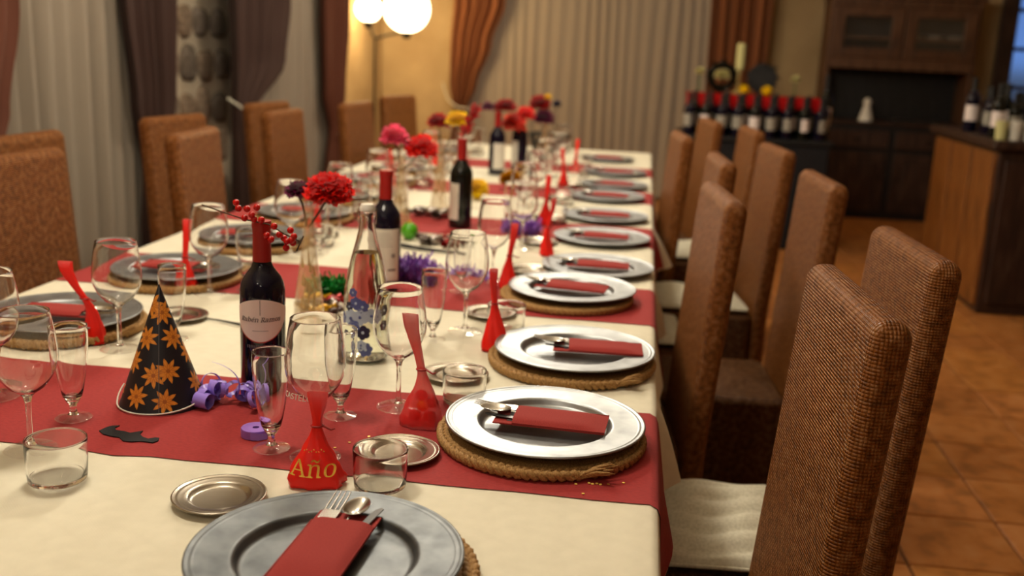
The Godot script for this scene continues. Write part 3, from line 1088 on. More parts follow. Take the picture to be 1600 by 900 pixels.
func build_room() -> void:
	var g := G.new()
	g.cuboid(V(LEFT - 0.25, NEAR - 0.25, -0.25) , V(LEFT - 0.25, NEAR - 0.25, -0.25) + Vector3(RIGHT - LEFT + 0.5, 0.238, -(FAR - NEAR + 0.5)))
	var fl := struct("floor", g, M.grout)
	# terracotta tiles: one by one where they can be told apart, the rest joined
	var step := 0.335
	var sh := []
	for k in 4:
		var s := G.new()
		s.slab(Vector3.ZERO, step - 0.009, step - 0.009, 0.012, 0.0025)
		sh.append(s.mesh(M["tile%d" % k]))
	var rest := G.new()
	var nx := int((RIGHT - LEFT) / step) + 1
	var nz := int((FAR - NEAR) / step) + 1
	for i in nx:
		for j in nz:
			var x := LEFT + step * (i + 0.5)
			var z := NEAR + step * (j + 0.5)
			if x > RIGHT - step * 0.5 or z > FAR - step * 0.5:
				continue
			if x > 0.45 and x < 3.6 and z > 1.2 and z < 8.6:
				put("tile", sh[rng.randi() % 4], null, fl, V(x, z, rng.randf_range(-0.0012, 0.0)))
			else:
				rest.slab(V(x, z, 0.0), step - 0.009, step - 0.009, 0.012, 0.0025)
	put("tile_field", rest, M.tile0, fl).set_meta("kind", "stuff")
	g = G.new()
	g.cuboid(Vector3(LEFT - 0.25, 2.9, -FAR - 0.25), Vector3(RIGHT + 0.25, 3.1, -NEAR + 0.25))
	struct("ceiling", g, M.ceiling)
	var lo := [[3.45 - NEAR, 4.8 - NEAR, 0.35, 2.35], [6.15 - NEAR, 7.6 - NEAR, 0.35, 2.35]]
	var a := V(LEFT, NEAR, 0.0)
	var wl := wall("wall_left", a, V(LEFT, FAR, 0.0), Vector3(-1, 0, 0), 2.9, lo, M.plaster)
	window_at("window_1", a, Vector3(0, 0, -1), Vector3(-1, 0, 0), lo[0], 2, M.wood)
	window_at("window_2", a, Vector3(0, 0, -1), Vector3(-1, 0, 0), lo[1], 2, M.wood)
	var bo := [[-1.35 - LEFT, 0.75 - LEFT, 0.2, 2.35], [3.38 - LEFT, 4.3 - LEFT, 0.85, 2.2]]
	a = V(LEFT, FAR, 0.0)
	wall("wall_back", a, V(RIGHT, FAR, 0.0), Vector3(0, 0, -1), 2.9, bo, M.plaster)
	window_at("window_3", a, Vector3(1, 0, 0), Vector3(0, 0, -1), bo[0], 2, M.wood)
	window_at("window_4", a, Vector3(1, 0, 0), Vector3(0, 0, -1), bo[1], 3, M.wood)
	wall("wall_right", V(RIGHT, FAR, 0.0), V(RIGHT, NEAR, 0.0), Vector3(1, 0, 0), 2.9, [], M.plaster)
	wall("wall_front", V(RIGHT, NEAR, 0.0), V(LEFT, NEAR, 0.0), Vector3(0, 0, 1), 2.9, [], M.plaster)
	# dark casing on the room side of the far right window
	g = G.new()
	g.box(V(3.32, FAR - 0.03, 1.5), Vector3(0.13, 1.6, 0.06), 0.008)
	g.box(V(4.36, FAR - 0.03, 1.5), Vector3(0.13, 1.6, 0.06), 0.008)
	g.box(V(3.84, FAR - 0.03, 2.25), Vector3(1.17, 0.12, 0.06), 0.008)
	g.box(V(3.84, FAR - 0.05, 0.80), Vector3(1.17, 0.08, 0.1), 0.008)
	struct("trim_1", g, M.wood)
	# pier of rounded stones between the two left windows
	g = G.new()
	g.box(V(LEFT + 0.012, 5.55, 1.45), Vector3(0.024, 2.88, 1.0), 0.004)
	put("mortar_bed", g, M.mortar, wl)
	for i in 10:
		var z := 5.07
		while z < 5.95:
			var w := rng.randf_range(0.15, 0.27)
			var h := rng.randf_range(0.17, 0.23)
			if z + w > 6.04:
				break
			g = G.new()
			var y := 0.35 + 0.24 * i + rng.randf_range(-0.01, 0.01)
			var rows := []
			for q in 5:
				var f: float = [1.0, 0.97, 0.86, 0.6, 0.0][q]
				var row := PackedVector3Array()
				for j in 13:
					var an := TAU * (j % 12) / 12.0
					var sq := 1.0 / pow(pow(absf(cos(an)), 3.0) + pow(absf(sin(an)), 3.0), 1.0 / 3.0)
					var wob := 1.0 + 0.08 * sin(3.0 * an + i * 2.0 + z * 9.0)
					row.append(Vector3([0.0, 0.018, 0.032, 0.04, 0.042][q], f * sq * wob * sin(an) * h * 0.45, -f * sq * wob * cos(an) * w * 0.43))
				rows.append(row)
			g.grid(rows, true)
			put("stone", g, M["stone%d" % (rng.randi() % 3)], wl, V(LEFT + 0.02, z + w / 2, y + 0.1))
			z += w + 0.012
	g = G.new()
	g.box(V((3.0 + 4.6) / 2, FAR - 0.015, 0.06), Vector3(1.5, 0.12, 0.03), 0.006)
	struct("baseboard_back", g, M.wood)

func build_curtains() -> void:
	var left := func(s, y, d): return V(LEFT + 0.17 + d, s, y)
	var leftd := func(s, y, d): return V(LEFT + 0.27 + d, s, y)
	var back := func(s, y, d): return V(s, FAR - 0.15 - d, y)
	var backd := func(s, y, d): return V(s, FAR - 0.27 - d, y)
	for c in [
		["curtain_rod", [V(LEFT + 0.22, 2.65, 2.52), V(LEFT + 0.22, 5.0, 2.52)], "dark curtain rod above the left window nearest the viewer"],
		["curtain_rod", [V(LEFT + 0.22, 5.3, 2.52), V(LEFT + 0.22, 7.9, 2.52)], "dark curtain rod above the farther left window"],
		["curtain_rod", [V(-1.8, FAR - 0.21, 2.52), V(1.4, FAR - 0.21, 2.52)], "dark curtain rod above the wide window of the end wall"]]:
		var g := G.new()
		g.tube(c[1], 0.016, 10)
		for e in c[1]:
			g.ball(e, 0.03, 10, 8)
		tag(put(c[0], g, M.iron), c[2], "curtain rod")
	for c in [
		["sheer_curtain", left, [[2.5, 3.3, 4.92, 0.035], [1.2, 3.3, 4.86, 0.045], [0.03, 3.35, 4.82, 0.05]], 12.0, 0.4, M.sheer, "grey white sheer curtain in long folds at the left window nearest the viewer"],
		["sheer_curtain", left, [[2.5, 5.95, 7.75, 0.03], [0.03, 5.95, 7.75, 0.035]], 15.0, 1.4, M.sheer, "pale sheer curtain between two brown drapes at the farther left window"],
		["sheer_curtain", back, [[2.5, -1.55, 0.95, 0.009], [0.03, -1.55, 0.95, 0.012]], 24.0, 2.1, M.sheer, "wide beige sheer curtain across the end wall behind the table"],
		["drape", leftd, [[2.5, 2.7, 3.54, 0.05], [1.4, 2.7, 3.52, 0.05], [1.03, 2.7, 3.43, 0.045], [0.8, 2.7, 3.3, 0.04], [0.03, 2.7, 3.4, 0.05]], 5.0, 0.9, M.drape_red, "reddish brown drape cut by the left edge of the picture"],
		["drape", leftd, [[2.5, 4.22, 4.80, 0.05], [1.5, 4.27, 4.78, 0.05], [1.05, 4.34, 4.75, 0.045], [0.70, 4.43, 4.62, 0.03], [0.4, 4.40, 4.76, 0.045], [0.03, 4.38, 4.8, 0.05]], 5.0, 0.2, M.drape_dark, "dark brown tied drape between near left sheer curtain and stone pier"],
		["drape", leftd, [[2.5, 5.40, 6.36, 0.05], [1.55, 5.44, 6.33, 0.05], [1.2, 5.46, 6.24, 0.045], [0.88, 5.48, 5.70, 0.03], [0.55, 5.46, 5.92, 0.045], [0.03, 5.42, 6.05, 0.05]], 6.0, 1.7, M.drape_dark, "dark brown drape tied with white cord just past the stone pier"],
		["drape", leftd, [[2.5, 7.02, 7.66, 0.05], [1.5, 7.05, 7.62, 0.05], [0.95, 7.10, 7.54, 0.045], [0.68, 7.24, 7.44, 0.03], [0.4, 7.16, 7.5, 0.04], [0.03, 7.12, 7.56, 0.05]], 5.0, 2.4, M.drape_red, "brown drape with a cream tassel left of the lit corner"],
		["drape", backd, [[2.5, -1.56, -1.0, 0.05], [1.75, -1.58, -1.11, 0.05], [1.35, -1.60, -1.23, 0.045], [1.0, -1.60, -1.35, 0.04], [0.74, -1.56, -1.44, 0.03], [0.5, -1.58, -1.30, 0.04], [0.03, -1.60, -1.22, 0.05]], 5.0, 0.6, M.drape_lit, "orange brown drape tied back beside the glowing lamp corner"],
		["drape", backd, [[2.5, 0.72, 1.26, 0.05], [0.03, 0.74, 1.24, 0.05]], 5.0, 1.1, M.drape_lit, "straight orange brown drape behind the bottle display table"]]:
		tag(put(c[0], curtain(c[1], c[2], c[3], c[4]), c[5]), c[6], "curtain")
	for c in [
		[[V(LEFT + 0.29, 4.80, 0.82), V(LEFT + 0.32, 4.74, 0.77), V(LEFT + 0.345, 4.64, 0.71), V(LEFT + 0.345, 4.54, 0.69), V(LEFT + 0.33, 4.47, 0.70)], "white cord tying back the dark drape left of the stone pier", false],
		[[V(LEFT + 0.26, 5.42, 1.0), V(LEFT + 0.31, 5.46, 0.96), V(LEFT + 0.35, 5.52, 0.91), V(LEFT + 0.35, 5.60, 0.87), V(LEFT + 0.33, 5.66, 0.85)], "white cord tying back the dark drape past the stone pier", false],
		[[V(LEFT + 0.28, 7.60, 0.82), V(LEFT + 0.32, 7.52, 0.76), V(LEFT + 0.345, 7.44, 0.71), V(LEFT + 0.345, 7.34, 0.68), V(LEFT + 0.33, 7.27, 0.67)], "cream tasselled cord on the drape left of the lit corner", true],
		[[V(-1.72, FAR - 0.02, 0.98), V(-1.62, FAR - 0.25, 0.84), V(-1.52, FAR - 0.345, 0.78), V(-1.42, FAR - 0.345, 0.77), V(-1.36, FAR - 0.24, 0.77)], "cream cord tying back the orange brown drape by the lamp", false]]:
		var o := thing("curtain_tieback", c[0][0], 0.0, c[1], "tieback")
		var g := G.new()
		var path := []
		var cv := Curve3D.new()
		for k in c[0].size():
			var p: Vector3 = c[0][k] - c[0][0]
			var tg: Vector3 = (c[0][mini(k + 1, 4)] - c[0][maxi(k - 1, 0)]) * 0.22
			cv.add_point(p, -tg, tg)
		for k in 21:
			path.append(cv.sample_baked(cv.get_baked_length() * k / 20.0))
		g.tube(path, 0.007, 8)
		put("cord", g, M.cushion, o)
		if c[2]:
			g = G.new()
			var e: Vector3 = c[0][3] - c[0][0] + Vector3(0.03, 0, -0.05)
			g.lathe([Vector2(0.006, 0.0), Vector2(0.018, -0.03), Vector2(0.022, -0.06), Vector2(0.05, -0.22), Vector2(0.0, -0.22)], 16, Transform3D(Basis(), e))
			put("tassel", g, M.cushion, o)

func build_cabinet() -> void:
	var o := thing("dresser_cabinet", V(2.36, FAR - 0.25, 0.0), 0.0, "dark wooden dresser with two glazed doors above an open niche", "cabinet")
	var w := 1.24
	var fr := 0.22   # front plane, towards the viewer
	var g := G.new()
	g.box(Vector3(0, 0.41, 0), Vector3(w, 0.82, 0.44), 0.008)
	put("base_unit", g, M.wood_black, o)
	for k in 2:
		g = G.new()
		var x: float = [-0.3, 0.3][k]
		g.box(Vector3(x, 0.33, fr + 0.012), Vector3(0.54, 0.52, 0.022), 0.006)
		g.box(Vector3(x, 0.33, fr + 0.028), Vector3(0.36, 0.34, 0.014), 0.012)
		var d := put("cupboard_door", g, M.wood, o)
		g = G.new()
		g.ball(Vector3(x - signf(x) * 0.22, 0.36, fr + 0.034), 0.014, 10, 8)
		put("knob", g, M.iron, d)
		g = G.new()
		g.box(Vector3(x, 0.70, fr + 0.012), Vector3(0.54, 0.15, 0.022), 0.006)
		d = put("drawer", g, M.wood, o)
		g = G.new()
		g.ball(Vector3(x, 0.70, fr + 0.032), 0.014, 10, 8)
		put("knob", g, M.iron, d)
	g = G.new()
	g.box(Vector3(0, 0.835, 0.005), Vector3(w + 0.04, 0.03, 0.47), 0.008)
	put("counter_top", g, M.wood, o)
	for s in [-1.0, 1.0]:
		g = G.new()
		g.box(Vector3(s * (w / 2 - 0.02), 1.37, -0.02), Vector3(0.04, 1.04, 0.36), 0.006)
		put("side_panel", g, M.wood_cab, o)
	g = G.new()
	g.box(Vector3(0, 1.37, -0.19), Vector3(w - 0.08, 1.04, 0.02), 0.003)
	put("back_panel", g, M.wood_black, o)
	for y in [1.31, 1.56]:
		g = G.new()
		g.box(Vector3(0, y, -0.02), Vector3(w - 0.08, 0.024, 0.32), 0.003)
		put("shelf", g, M.wood_cab, o)
	g = G.new()
	g.box(Vector3(0, 1.905, -0.01), Vector3(w + 0.06, 0.05, 0.42), 0.012)
	g.box(Vector3(0, 1.85, fr - 0.05), Vector3(w, 0.07, 0.03), 0.006)
	g.box(Vector3(0, 1.345, fr - 0.055), Vector3(w, 0.10, 0.03), 0.006)
	put("cornice", g, M.wood_cab, o)
	for k in 2:
		var x: float = [-0.30, 0.30][k]
		g = G.new()
		for s in [-1.0, 1.0]:
			g.box(Vector3(x + s * 0.245, 1.605, fr - 0.045), Vector3(0.10, 0.42, 0.028), 0.006)
			g.box(Vector3(x, 1.605 + s * 0.17, fr - 0.045), Vector3(0.40, 0.08, 0.028), 0.006)
		var d := put("glazed_door", g, M.wood_cab, o)
		g = G.new()
		g.box(Vector3(x, 1.605, fr - 0.047), Vector3(0.40, 0.27, 0.004), 0.001)
		put("pane", g, M.pane, d)
	# what stands in it
	for k in 4:
		var x: float = [-0.40, -0.24, 0.16, 0.44][k]
		g = G.new()
		g.lathe([Vector2(0, 0), Vector2(0.03, 0.0), Vector2(0.045, 0.03), Vector2(0.05, 0.07), Vector2(0.045, 0.07), Vector2(0.0, 0.02)], 20)
		var p := put("china_cup", g, M.ceramic)
		p.position = o.position + Vector3(x, 1.3225, 0.05)
		tag(p, ["leftmost pale cup behind the left glazed cabinet door", "second pale cup behind the left glazed cabinet door", "pale cup behind the right glazed cabinet door", "rightmost small pale cup in the glazed cabinet"][k], "cup", "cups in the glazed cabinet")
	for k in 3:
		g = G.new()
		g.lathe([Vector2(0, 0), Vector2(0.05, 0.0), Vector2(0.085, 0.025), Vector2(0.082, 0.028), Vector2(0.0, 0.008)], 24)
		var p := put("china_bowl", g, M.label_dim)
		p.position = o.position + Vector3(0.12 + 0.175 * k, 1.5725, 0.02)
		tag(p, ["leftmost pale bowl", "middle pale bowl", "rightmost pale bowl"][k] + " on the upper shelf behind the right glazed door", "bowl", "bowls on the upper cabinet shelf")
	g = G.new()
	g.lathe([Vector2(0, 0), Vector2(0.062, 0.0), Vector2(0.060, 0.02), Vector2(0.048, 0.06), Vector2(0.036, 0.10), Vector2(0.03, 0.125), Vector2(0.026, 0.135), Vector2(0.034, 0.15), Vector2(0.032, 0.175), Vector2(0.018, 0.195), Vector2(0, 0.20)], 24)
	var fig := put("white_figurine", g, M.ceramic)
	fig.position = o.position + Vector3(-0.22, 0.85, 0.12)
	tag(fig, "small white bell shaped figurine standing in the dark cabinet niche", "figurine")
	g = G.new()
	g.box(Vector3(0, 0.012, 0), Vector3(0.42, 0.024, 0.24), 0.008)
	var tr := put("serving_tray", g, M.grey_metal)
	tr.position = o.position + Vector3(0.2, 0.85, 0.08)
	tag(tr, "long dull metal tray lying in the dark cabinet niche", "tray")

func bar_bottle(key: String, sc: float, m: Material, lab: Material) -> Callable:
	return func() -> Node3D:
		var o := make_wine_bottle("display_bottle", m, M.black)
		var g := label_patch(0.0384, -1.3, 1.3, func(_s): return 0.06, func(_s): return 0.145, 12, 2)
		put("paper_label", g, lab, o)
		o.scale = Vector3.ONE * sc
		return o

func build_bar() -> void:
	var o := thing("bar_counter", V(2.12, 5.83, 0.0), 0.0, "wooden bar counter with an orange lit end at the right edge", "bar")
	var g := G.new()
	g.box(Vector3(0.75, 0.46, -0.62), Vector3(1.46, 0.92, 1.20), 0.01)
	put("body", g, M.wood, o)
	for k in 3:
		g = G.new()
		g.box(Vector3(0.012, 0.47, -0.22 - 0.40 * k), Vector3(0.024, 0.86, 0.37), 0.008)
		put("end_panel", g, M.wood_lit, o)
	for k in 4:
		g = G.new()
		g.box(Vector3(0.22 + 0.36 * k, 0.46, -0.012), Vector3(0.33, 0.80, 0.022), 0.01)
		put("front_panel", g, M.wood, o)
	g = G.new()
	g.box(Vector3(0.76, 0.945, -0.62), Vector3(1.58, 0.05, 1.32), 0.012)
	put("counter_top", g, M.wood, o)
	o = thing("bar_post", V(2.34, 5.45, 0.0), 0.0, "dark square wooden post standing in front of the bar", "post")
	g = G.new()
	g.box(Vector3(0.1, 0.5, 0), Vector3(0.24, 1.0, 0.2), 0.012)
	put("shaft", g, M.wood, o)
	g = G.new()
	g.box(Vector3(0.1, 0.04, 0), Vector3(0.27, 0.08, 0.23), 0.012)
	put("plinth", g, M.wood_black, o)
	var n := 0
	for i in 3:
		for j in 6:
			var x := 2.17 + 0.088 * j + 0.03 * (i % 2)
			var z := 6.06 + 0.24 * i
			var which := (i * 5 + j * 3) % 4
			var b := place("bar%d" % which, bar_bottle("", [1.0, 0.92, 1.08, 0.85][which], [M.bottle_green, M.bottle, M.bottle, M.bottle_green][which], [M.label, M.label_dim, M.label, M.label_dim][which]), V(x, z, 0.97), 0.3 * j, "dark labelled bottle on the bar counter, %s row, %s from its end" % [["front", "middle", "back"][i], ORD[j]], "bottle", "bottles on the bar counter")
			b.scale = Vector3.ONE * [1.0, 0.92, 1.08, 0.85][which]
			n += 1
	for k in 4:
		g = G.new()
		g.lathe([Vector2(0, 0), Vector2(0.028, 0.0), Vector2(0.034, 0.1), Vector2(0.032, 0.1), Vector2(0.0, 0.01)], 20)
		var p := put("bar_cup", g, [M.petal_cream, M.white, M.white, M.label_dim][k])
		p.position = V(2.155 + 0.075 * k, 5.92, 0.97)
		tag(p, ["yellowish cup at the left corner of the bar top", "white cup second from the bar corner", "white cup third from the bar corner", "grey cup fourth from the bar corner"][k], "cup", "cups along the bar edge")

func build_display() -> void:
	var base := V(1.0, 7.75, 0.0)
	var o := thing("display_table", base, 0.0, "black clothed table full of wine bottles in front of the end wall", "table")
	var g := G.new()
	g.box(Vector3(0, 0.38, 0.0), Vector3(1.06, 0.76, 0.62), 0.02)
	put("table_block", g, M.black_paper, o)
	g = G.new()
	g.box(Vector3(0, 0.775, 0), Vector3(1.10, 0.03, 0.66), 0.01)
	put("table_top", g, M.black, o)
	o = thing("display_riser", base + Vector3(0, 0.791, -0.16), 0.0, "black box riser at the back of the display table", "riser")
	g = G.new()
	g.box(Vector3(0, 0.14, 0), Vector3(0.92, 0.28, 0.32), 0.02)
	put("box_body", g, M.black_paper, o)
	g = G.new()
	var rows := []
	for i in 5:
		var row := PackedVector3Array()
		for j in 41:
			var x := -0.49 + 0.98 * j / 40.0
			var q := i / 4.0
			row.append(base + [Vector3(x, 1.0715, -0.30), Vector3(x, 1.0735, -0.14), Vector3(x, 1.0725, 0.03), Vector3(x, 1.055, 0.055 + 0.004 * sin(j * 1.1)), Vector3(x, 0.985 + 0.012 * sin(j * 0.8), 0.062 + 0.012 * sin(j * 1.1))][i] - Vector3(0, -0.0015, 0.02))
		rows.append(row)
	rows.reverse()
	g.grid(rows)
	tag(put("red_cloth", g, M.petal_darkred), "red cloth draped over the upper tier of the bottle display", "cloth")
	for i in 2:
		for j in 9:
			var which := (i + j) % 3
			var x := -0.47 + 0.115 * j + 0.04 * i
			var b := place("disp%d" % which, bar_bottle("", 1.0, [M.bottle, M.bottle_green, M.bottle][which], [M.label_dim, M.label, M.label_dim][which]), base + Vector3(clampf(x, -0.47, 0.49), 0.791, 0.25 - 0.12 * i), 0.25 * j - 1.0, "dark bottle with pale label in the %s row of the display, %s from the left" % [["front", "back"][i], ORD[j]], "bottle", "wine bottles on the display table")
			b.scale = Vector3.ONE * (1.0 if i == 0 else 1.04)
	o = copy(protos["disp1"], base + Vector3(0.515, 0.791, -0.02), 0.0, "tallest dark bottle at the right end of the bottle display", "")
	o.scale = Vector3(1.25, 1.55, 1.25)
	o.set_meta("category", "bottle")
	# wreath-like pieces on the upper tier
	for k in 2:
		var at := base + Vector3([-0.24, 0.06][k], 1.076, [-0.07, -0.14][k])
		var w := thing("wreath", at, 0.0, ["dark leafy wreath with a pale gold flower on the bottle display", "plain black round wreath on the bottle display"][k], "wreath")
		g = G.new()
		for q in 70:
			var a := TAU * q / 70.0
			var rr: float = [0.085, 0.085][k] + rng.randf_range(-0.02, 0.025)
			var c := Vector3(rr * cos(a), 0.125 + rr * sin(a), rng.randf_range(-0.02, 0.02))
			var d := Vector3(cos(a + rng.randf_range(-0.9, 0.9)), sin(a + rng.randf_range(-0.9, 0.9)), rng.randf_range(-0.4, 0.4)) * 0.028
			var s := d.cross(Vector3(0, 0, 1)).normalized() * 0.010
			g.quad(c - d * 0.3, c + s, c + d, c - s)
			g.quad(c - d * 0.3, c - s, c + d, c + s)
		g.lathe([Vector2(0.06, -0.012), Vector2(0.105, -0.012), Vector2(0.105, 0.012), Vector2(0.06, 0.012), Vector2(0.06, -0.012)], 28, Transform3D(Basis(Vector3.RIGHT, PI / 2), Vector3(0, 0.125, 0)))
		if k == 1:
			g.lathe([Vector2(0.0, -0.008), Vector2(0.062, -0.008), Vector2(0.062, 0.008), Vector2(0.0, 0.008)], 28, Transform3D(Basis(Vector3.RIGHT, PI / 2), Vector3(0, 0.125, 0)))
		put("leaves", g, M.bottle_green if k == 0 else M.black, w)
		if k == 0:
			g = G.new()
			ruffled_head(g, Vector3(0.0, 0.13, 0.045), 0.062, 40, 0.9)
			put("petals", g, M.petal_cream, w)
	for k in 2:
		var at := base + Vector3([-0.075, 0.09][k], 1.074, -0.03)
		g = G.new()
		ruffled_head(g, Vector3(0, 0.038, 0), 0.042, 40, 1.0)
		g.ball(Vector3(0, 0.036, 0), 0.033, 12, 8)
		var p := put("yellow_flower", g, M.petal_yellow)
		p.position = at
		tag(p, ["left yellow flower ball on the red cloth of the display", "right yellow flower ball on the red cloth of the display"][k], "flower", "yellow flowers on the display")
	for k in 2:
		g = G.new()
		var s: float = [1.0, 0.8][k]
		ruffled_head(g, Vector3(0, 0.15 * s, 0), 0.04, 30, 1.0)
		var p := thing("white_rose", base + Vector3([-0.40, 0.30][k], 1.076, -0.12), 0.0, ["small pale rose at the left end of the bottle display", "small pale rose right of the black wreath"][k], "flower")
		put("petals", g, M.petal_cream, p)
		g = G.new()
		g.tube([Vector3(0, 0, 0), Vector3(0, 0.13 * s, 0)], 0.004, 6)
		put("flower_stem", g, M.leaf, p)
	g = G.new()
	g.lathe([Vector2(0, 0), Vector2(0.045, 0), Vector2(0.045, 0.012), Vector2(0.014, 0.03), Vector2(0.012, 0.16), Vector2(0.03, 0.18), Vector2(0.03, 0.20), Vector2(0, 0.20)], 20)
	var cs := thing("candle", base + Vector3(-0.105, 1.076, -0.22), 0.0, "thick cream candle on a stand rising over the display", "candle")
	put("candle_stand", g, M.petal_cream, cs)
	g = G.new()
	g.lathe([Vector2(0, 0.2), Vector2(0.032, 0.2), Vector2(0.032, 0.36), Vector2(0.026, 0.37), Vector2(0, 0.366)], 20)
	put("wax", g, M.petal_cream, cs)

# ---------------------------------------------------------------- the laid table
const TX0 := -1.164
const TX1 := 0.265
const TZ0 := 0.62
const TZ1 := 6.28

func cloth_row(z: float, lift: float, flares: Array, drop: float) -> PackedVector3Array:
	var row := PackedVector3Array()
	var side := func(s: float, x: float):
		var hang := []
		for k in 7:
			var q := 1.0 - k / 6.0          # 1 at the hem
			var f := 0.010 + 0.014 * q + 0.010 * q * sin(z * 9.0 + s) + 0.006 * q * sin(z * 23.0)
			for fl in flares:
				f += fl[1] * pow(q, 0.7) * exp(-pow((z - fl[0]) / fl[2], 2.0)) * (1.0 if fl[3] == s else 0.0)
			hang.append(V(x + s * (f + lift), z, T - 0.014 - drop * q))
		hang.append(V(x + s * (0.006 + lift * 0.7), z, T - 0.0045 + lift * 0.7))
		hang.append(V(x - s * 0.004, z, T + lift))
		return hang
	for p in side.call(-1.0, TX0):
		row.append(p)
	for k in 27:
		row.append(V(lerpf(TX0 + 0.03, TX1 - 0.03, k / 26.0), z, T + lift))
	var r: Array = side.call(1.0, TX1)
	r.reverse()
	for p in r:
		row.append(p)
	return row

func build_table() -> void:
	var o := thing("dining_table", V((TX0 + TX1) / 2, TZ0, 0.0), 0.0, "long wooden banquet table hidden under the cream tablecloth", "table")
	var g := G.new()
	var w := TX1 - TX0 - 0.012
	g.box(Vector3(0, T - 0.018, -(TZ1 - TZ0) / 2), Vector3(w, 0.032, TZ1 - TZ0 - 0.01), 0.004)
	put("table_top", g, M.wood, o)
	for k in 4:
		for s in [-1.0, 1.0]:
			g = G.new()
			g.box(Vector3(s * 0.14, 0.358, -(0.3 + k * 1.68)), Vector3(0.07, 0.715, 0.07), 0.006)
			put("leg", g, M.wood, o)
	var flares := [[1.72, 0.045, 0.05, 1.0], [2.66, 0.035, 0.05, 1.0], [3.58, 0.05, 0.07, 1.0], [4.6, 0.03, 0.06, 1.0], [2.1, 0.03, 0.06, -1.0]]
	var rows := []
	for k in 142:
		rows.append(cloth_row(lerpf(TZ0 - 0.008, TZ1 + 0.008, k / 141.0), 0.0, flares, 0.125))
	g = G.new()
	g.grid(rows)
	var c := put("tablecloth", g, M.cloth)
	tag(c, "long cream tablecloth covering the whole banquet table", "tablecloth")
	# end falls of the cloth
	var ends := []
	for z in [TZ0 - 0.008, TZ1 + 0.008]:
		rows = []
		var top := cloth_row(z, 0.0, flares, 0.125)
		for q in 5:
			var r := PackedVector3Array()
			for p in top:
				if p.y > T - 0.01:
					r.append(p + Vector3(0, -0.033 * q, (0.008 if z < 1.0 else -0.008) * minf(q, 1.0) + 0.004 * q * sin(p.x * 20.0)))
			rows.append(r)
		if z > 1.0:
			rows.reverse()
		rows.reverse()
		g = G.new()
		g.grid(rows)
		put("end_fall", g, M.cloth, c)
	var k := 0
	for z in [[1.285, 1.645], [2.222, 2.579], [3.16, 3.52], [4.10, 4.46], [5.04, 5.40]]:
		rows = []
		for i in 13:
			var zz := lerpf(z[0], z[1], i / 12.0)
			rows.append(cloth_row(zz, 0.0016, flares, 0.118))
		# slightly ragged paper edge with one small tear at the front
		for e in [0, 12]:
			var r: PackedVector3Array = rows[e]
			for j in r.size():
				r[j].z += 0.0015 * sin(j * 1.7 + z[0] * 5.0) + (0.010 if (k == 0 and e == 0 and j == 21) else 0.0)
			rows[e] = r
		g = G.new()
		g.grid(rows)
		tag(put("table_runner", g, M.runner), "%s red paper runner laid across the cream tablecloth, counted from the viewer" % ["first", "second", "third", "fourth", "fifth"][k], "runner", "red runners across the table")
		k += 1

const ORD := ["first", "second", "third", "fourth", "fifth", "sixth", "seventh", "eighth", "ninth", "tenth"]
const MAT_Y := 0.0165

# one place: mat, plate, napkin and cutlery. dirn: +1 napkin opens towards -x (right side), -1 left side, 0 head of the table
func setting(x: float, z: float, ang: float, where: String, look: String, nap := Vector2.ZERO, nap_turn := 0.0, shift := Vector2.ZERO, mturn := 0.0) -> void:
	var y := T + 0.0018
	if mturn > -9.0:
		place("mat", make_mat_, V(x + shift.x, z + shift.y, y), mturn, "round braided straw placemat %s" % where, "placemat", "straw placemats")
		y += MAT_Y - 0.0003
	var pl_ := place("plate", make_plate, V(x, z, y), 0.0, "%s pewter charger plate %s" % [look, where], "plate", "pewter charger plates")
	pl_.get_child(0).set("material_override", M.pewter_shaded if look == "large dull" else M.pewter)  # head plate takes the copy whose dimmer reflections are put into the colour
	y += 0.0026
	var bs := Basis(Vector3.UP, ang + nap_turn)
	var c := V(x, z, y) + bs * Vector3(nap.x, 0, nap.y)
	# the sleeve is wider than the well, so it rests on it and on the rim
	var up := 0.0135 if absf(nap.x) > 0.02 or ang != 0.0 else 0.004
	up = 0.0125
	var fz := -1.0 if absf(x + 0.103) < 0.001 else 1.0
	place("napkin", make_napkin, c + Vector3(0, up, 0), ang + nap_turn, "red paper cutlery sleeve on the plate %s" % where, "napkin", "red cutlery sleeves")
	var lift := c + Vector3(0, up + 0.0042, 0)
	place("fork", make_fork, lift + bs * Vector3(0.028, 0, 0.021 * fz), ang + nap_turn + 0.02, "steel fork in the red sleeve %s" % where, "fork", "forks in the sleeves")
	place("spoon", make_spoon, lift + bs * Vector3(0.014, 0.0, -0.003 * fz), ang + nap_turn - 0.05, "steel spoon in the red sleeve %s" % where, "spoon", "spoons in the sleeves")
	place("knife", make_knife, lift + bs * Vector3(0.026, 0.0, -0.024 * fz), ang + nap_turn - 0.12, "small steel knife in the red sleeve %s" % where, "knife", "knives in the sleeves")

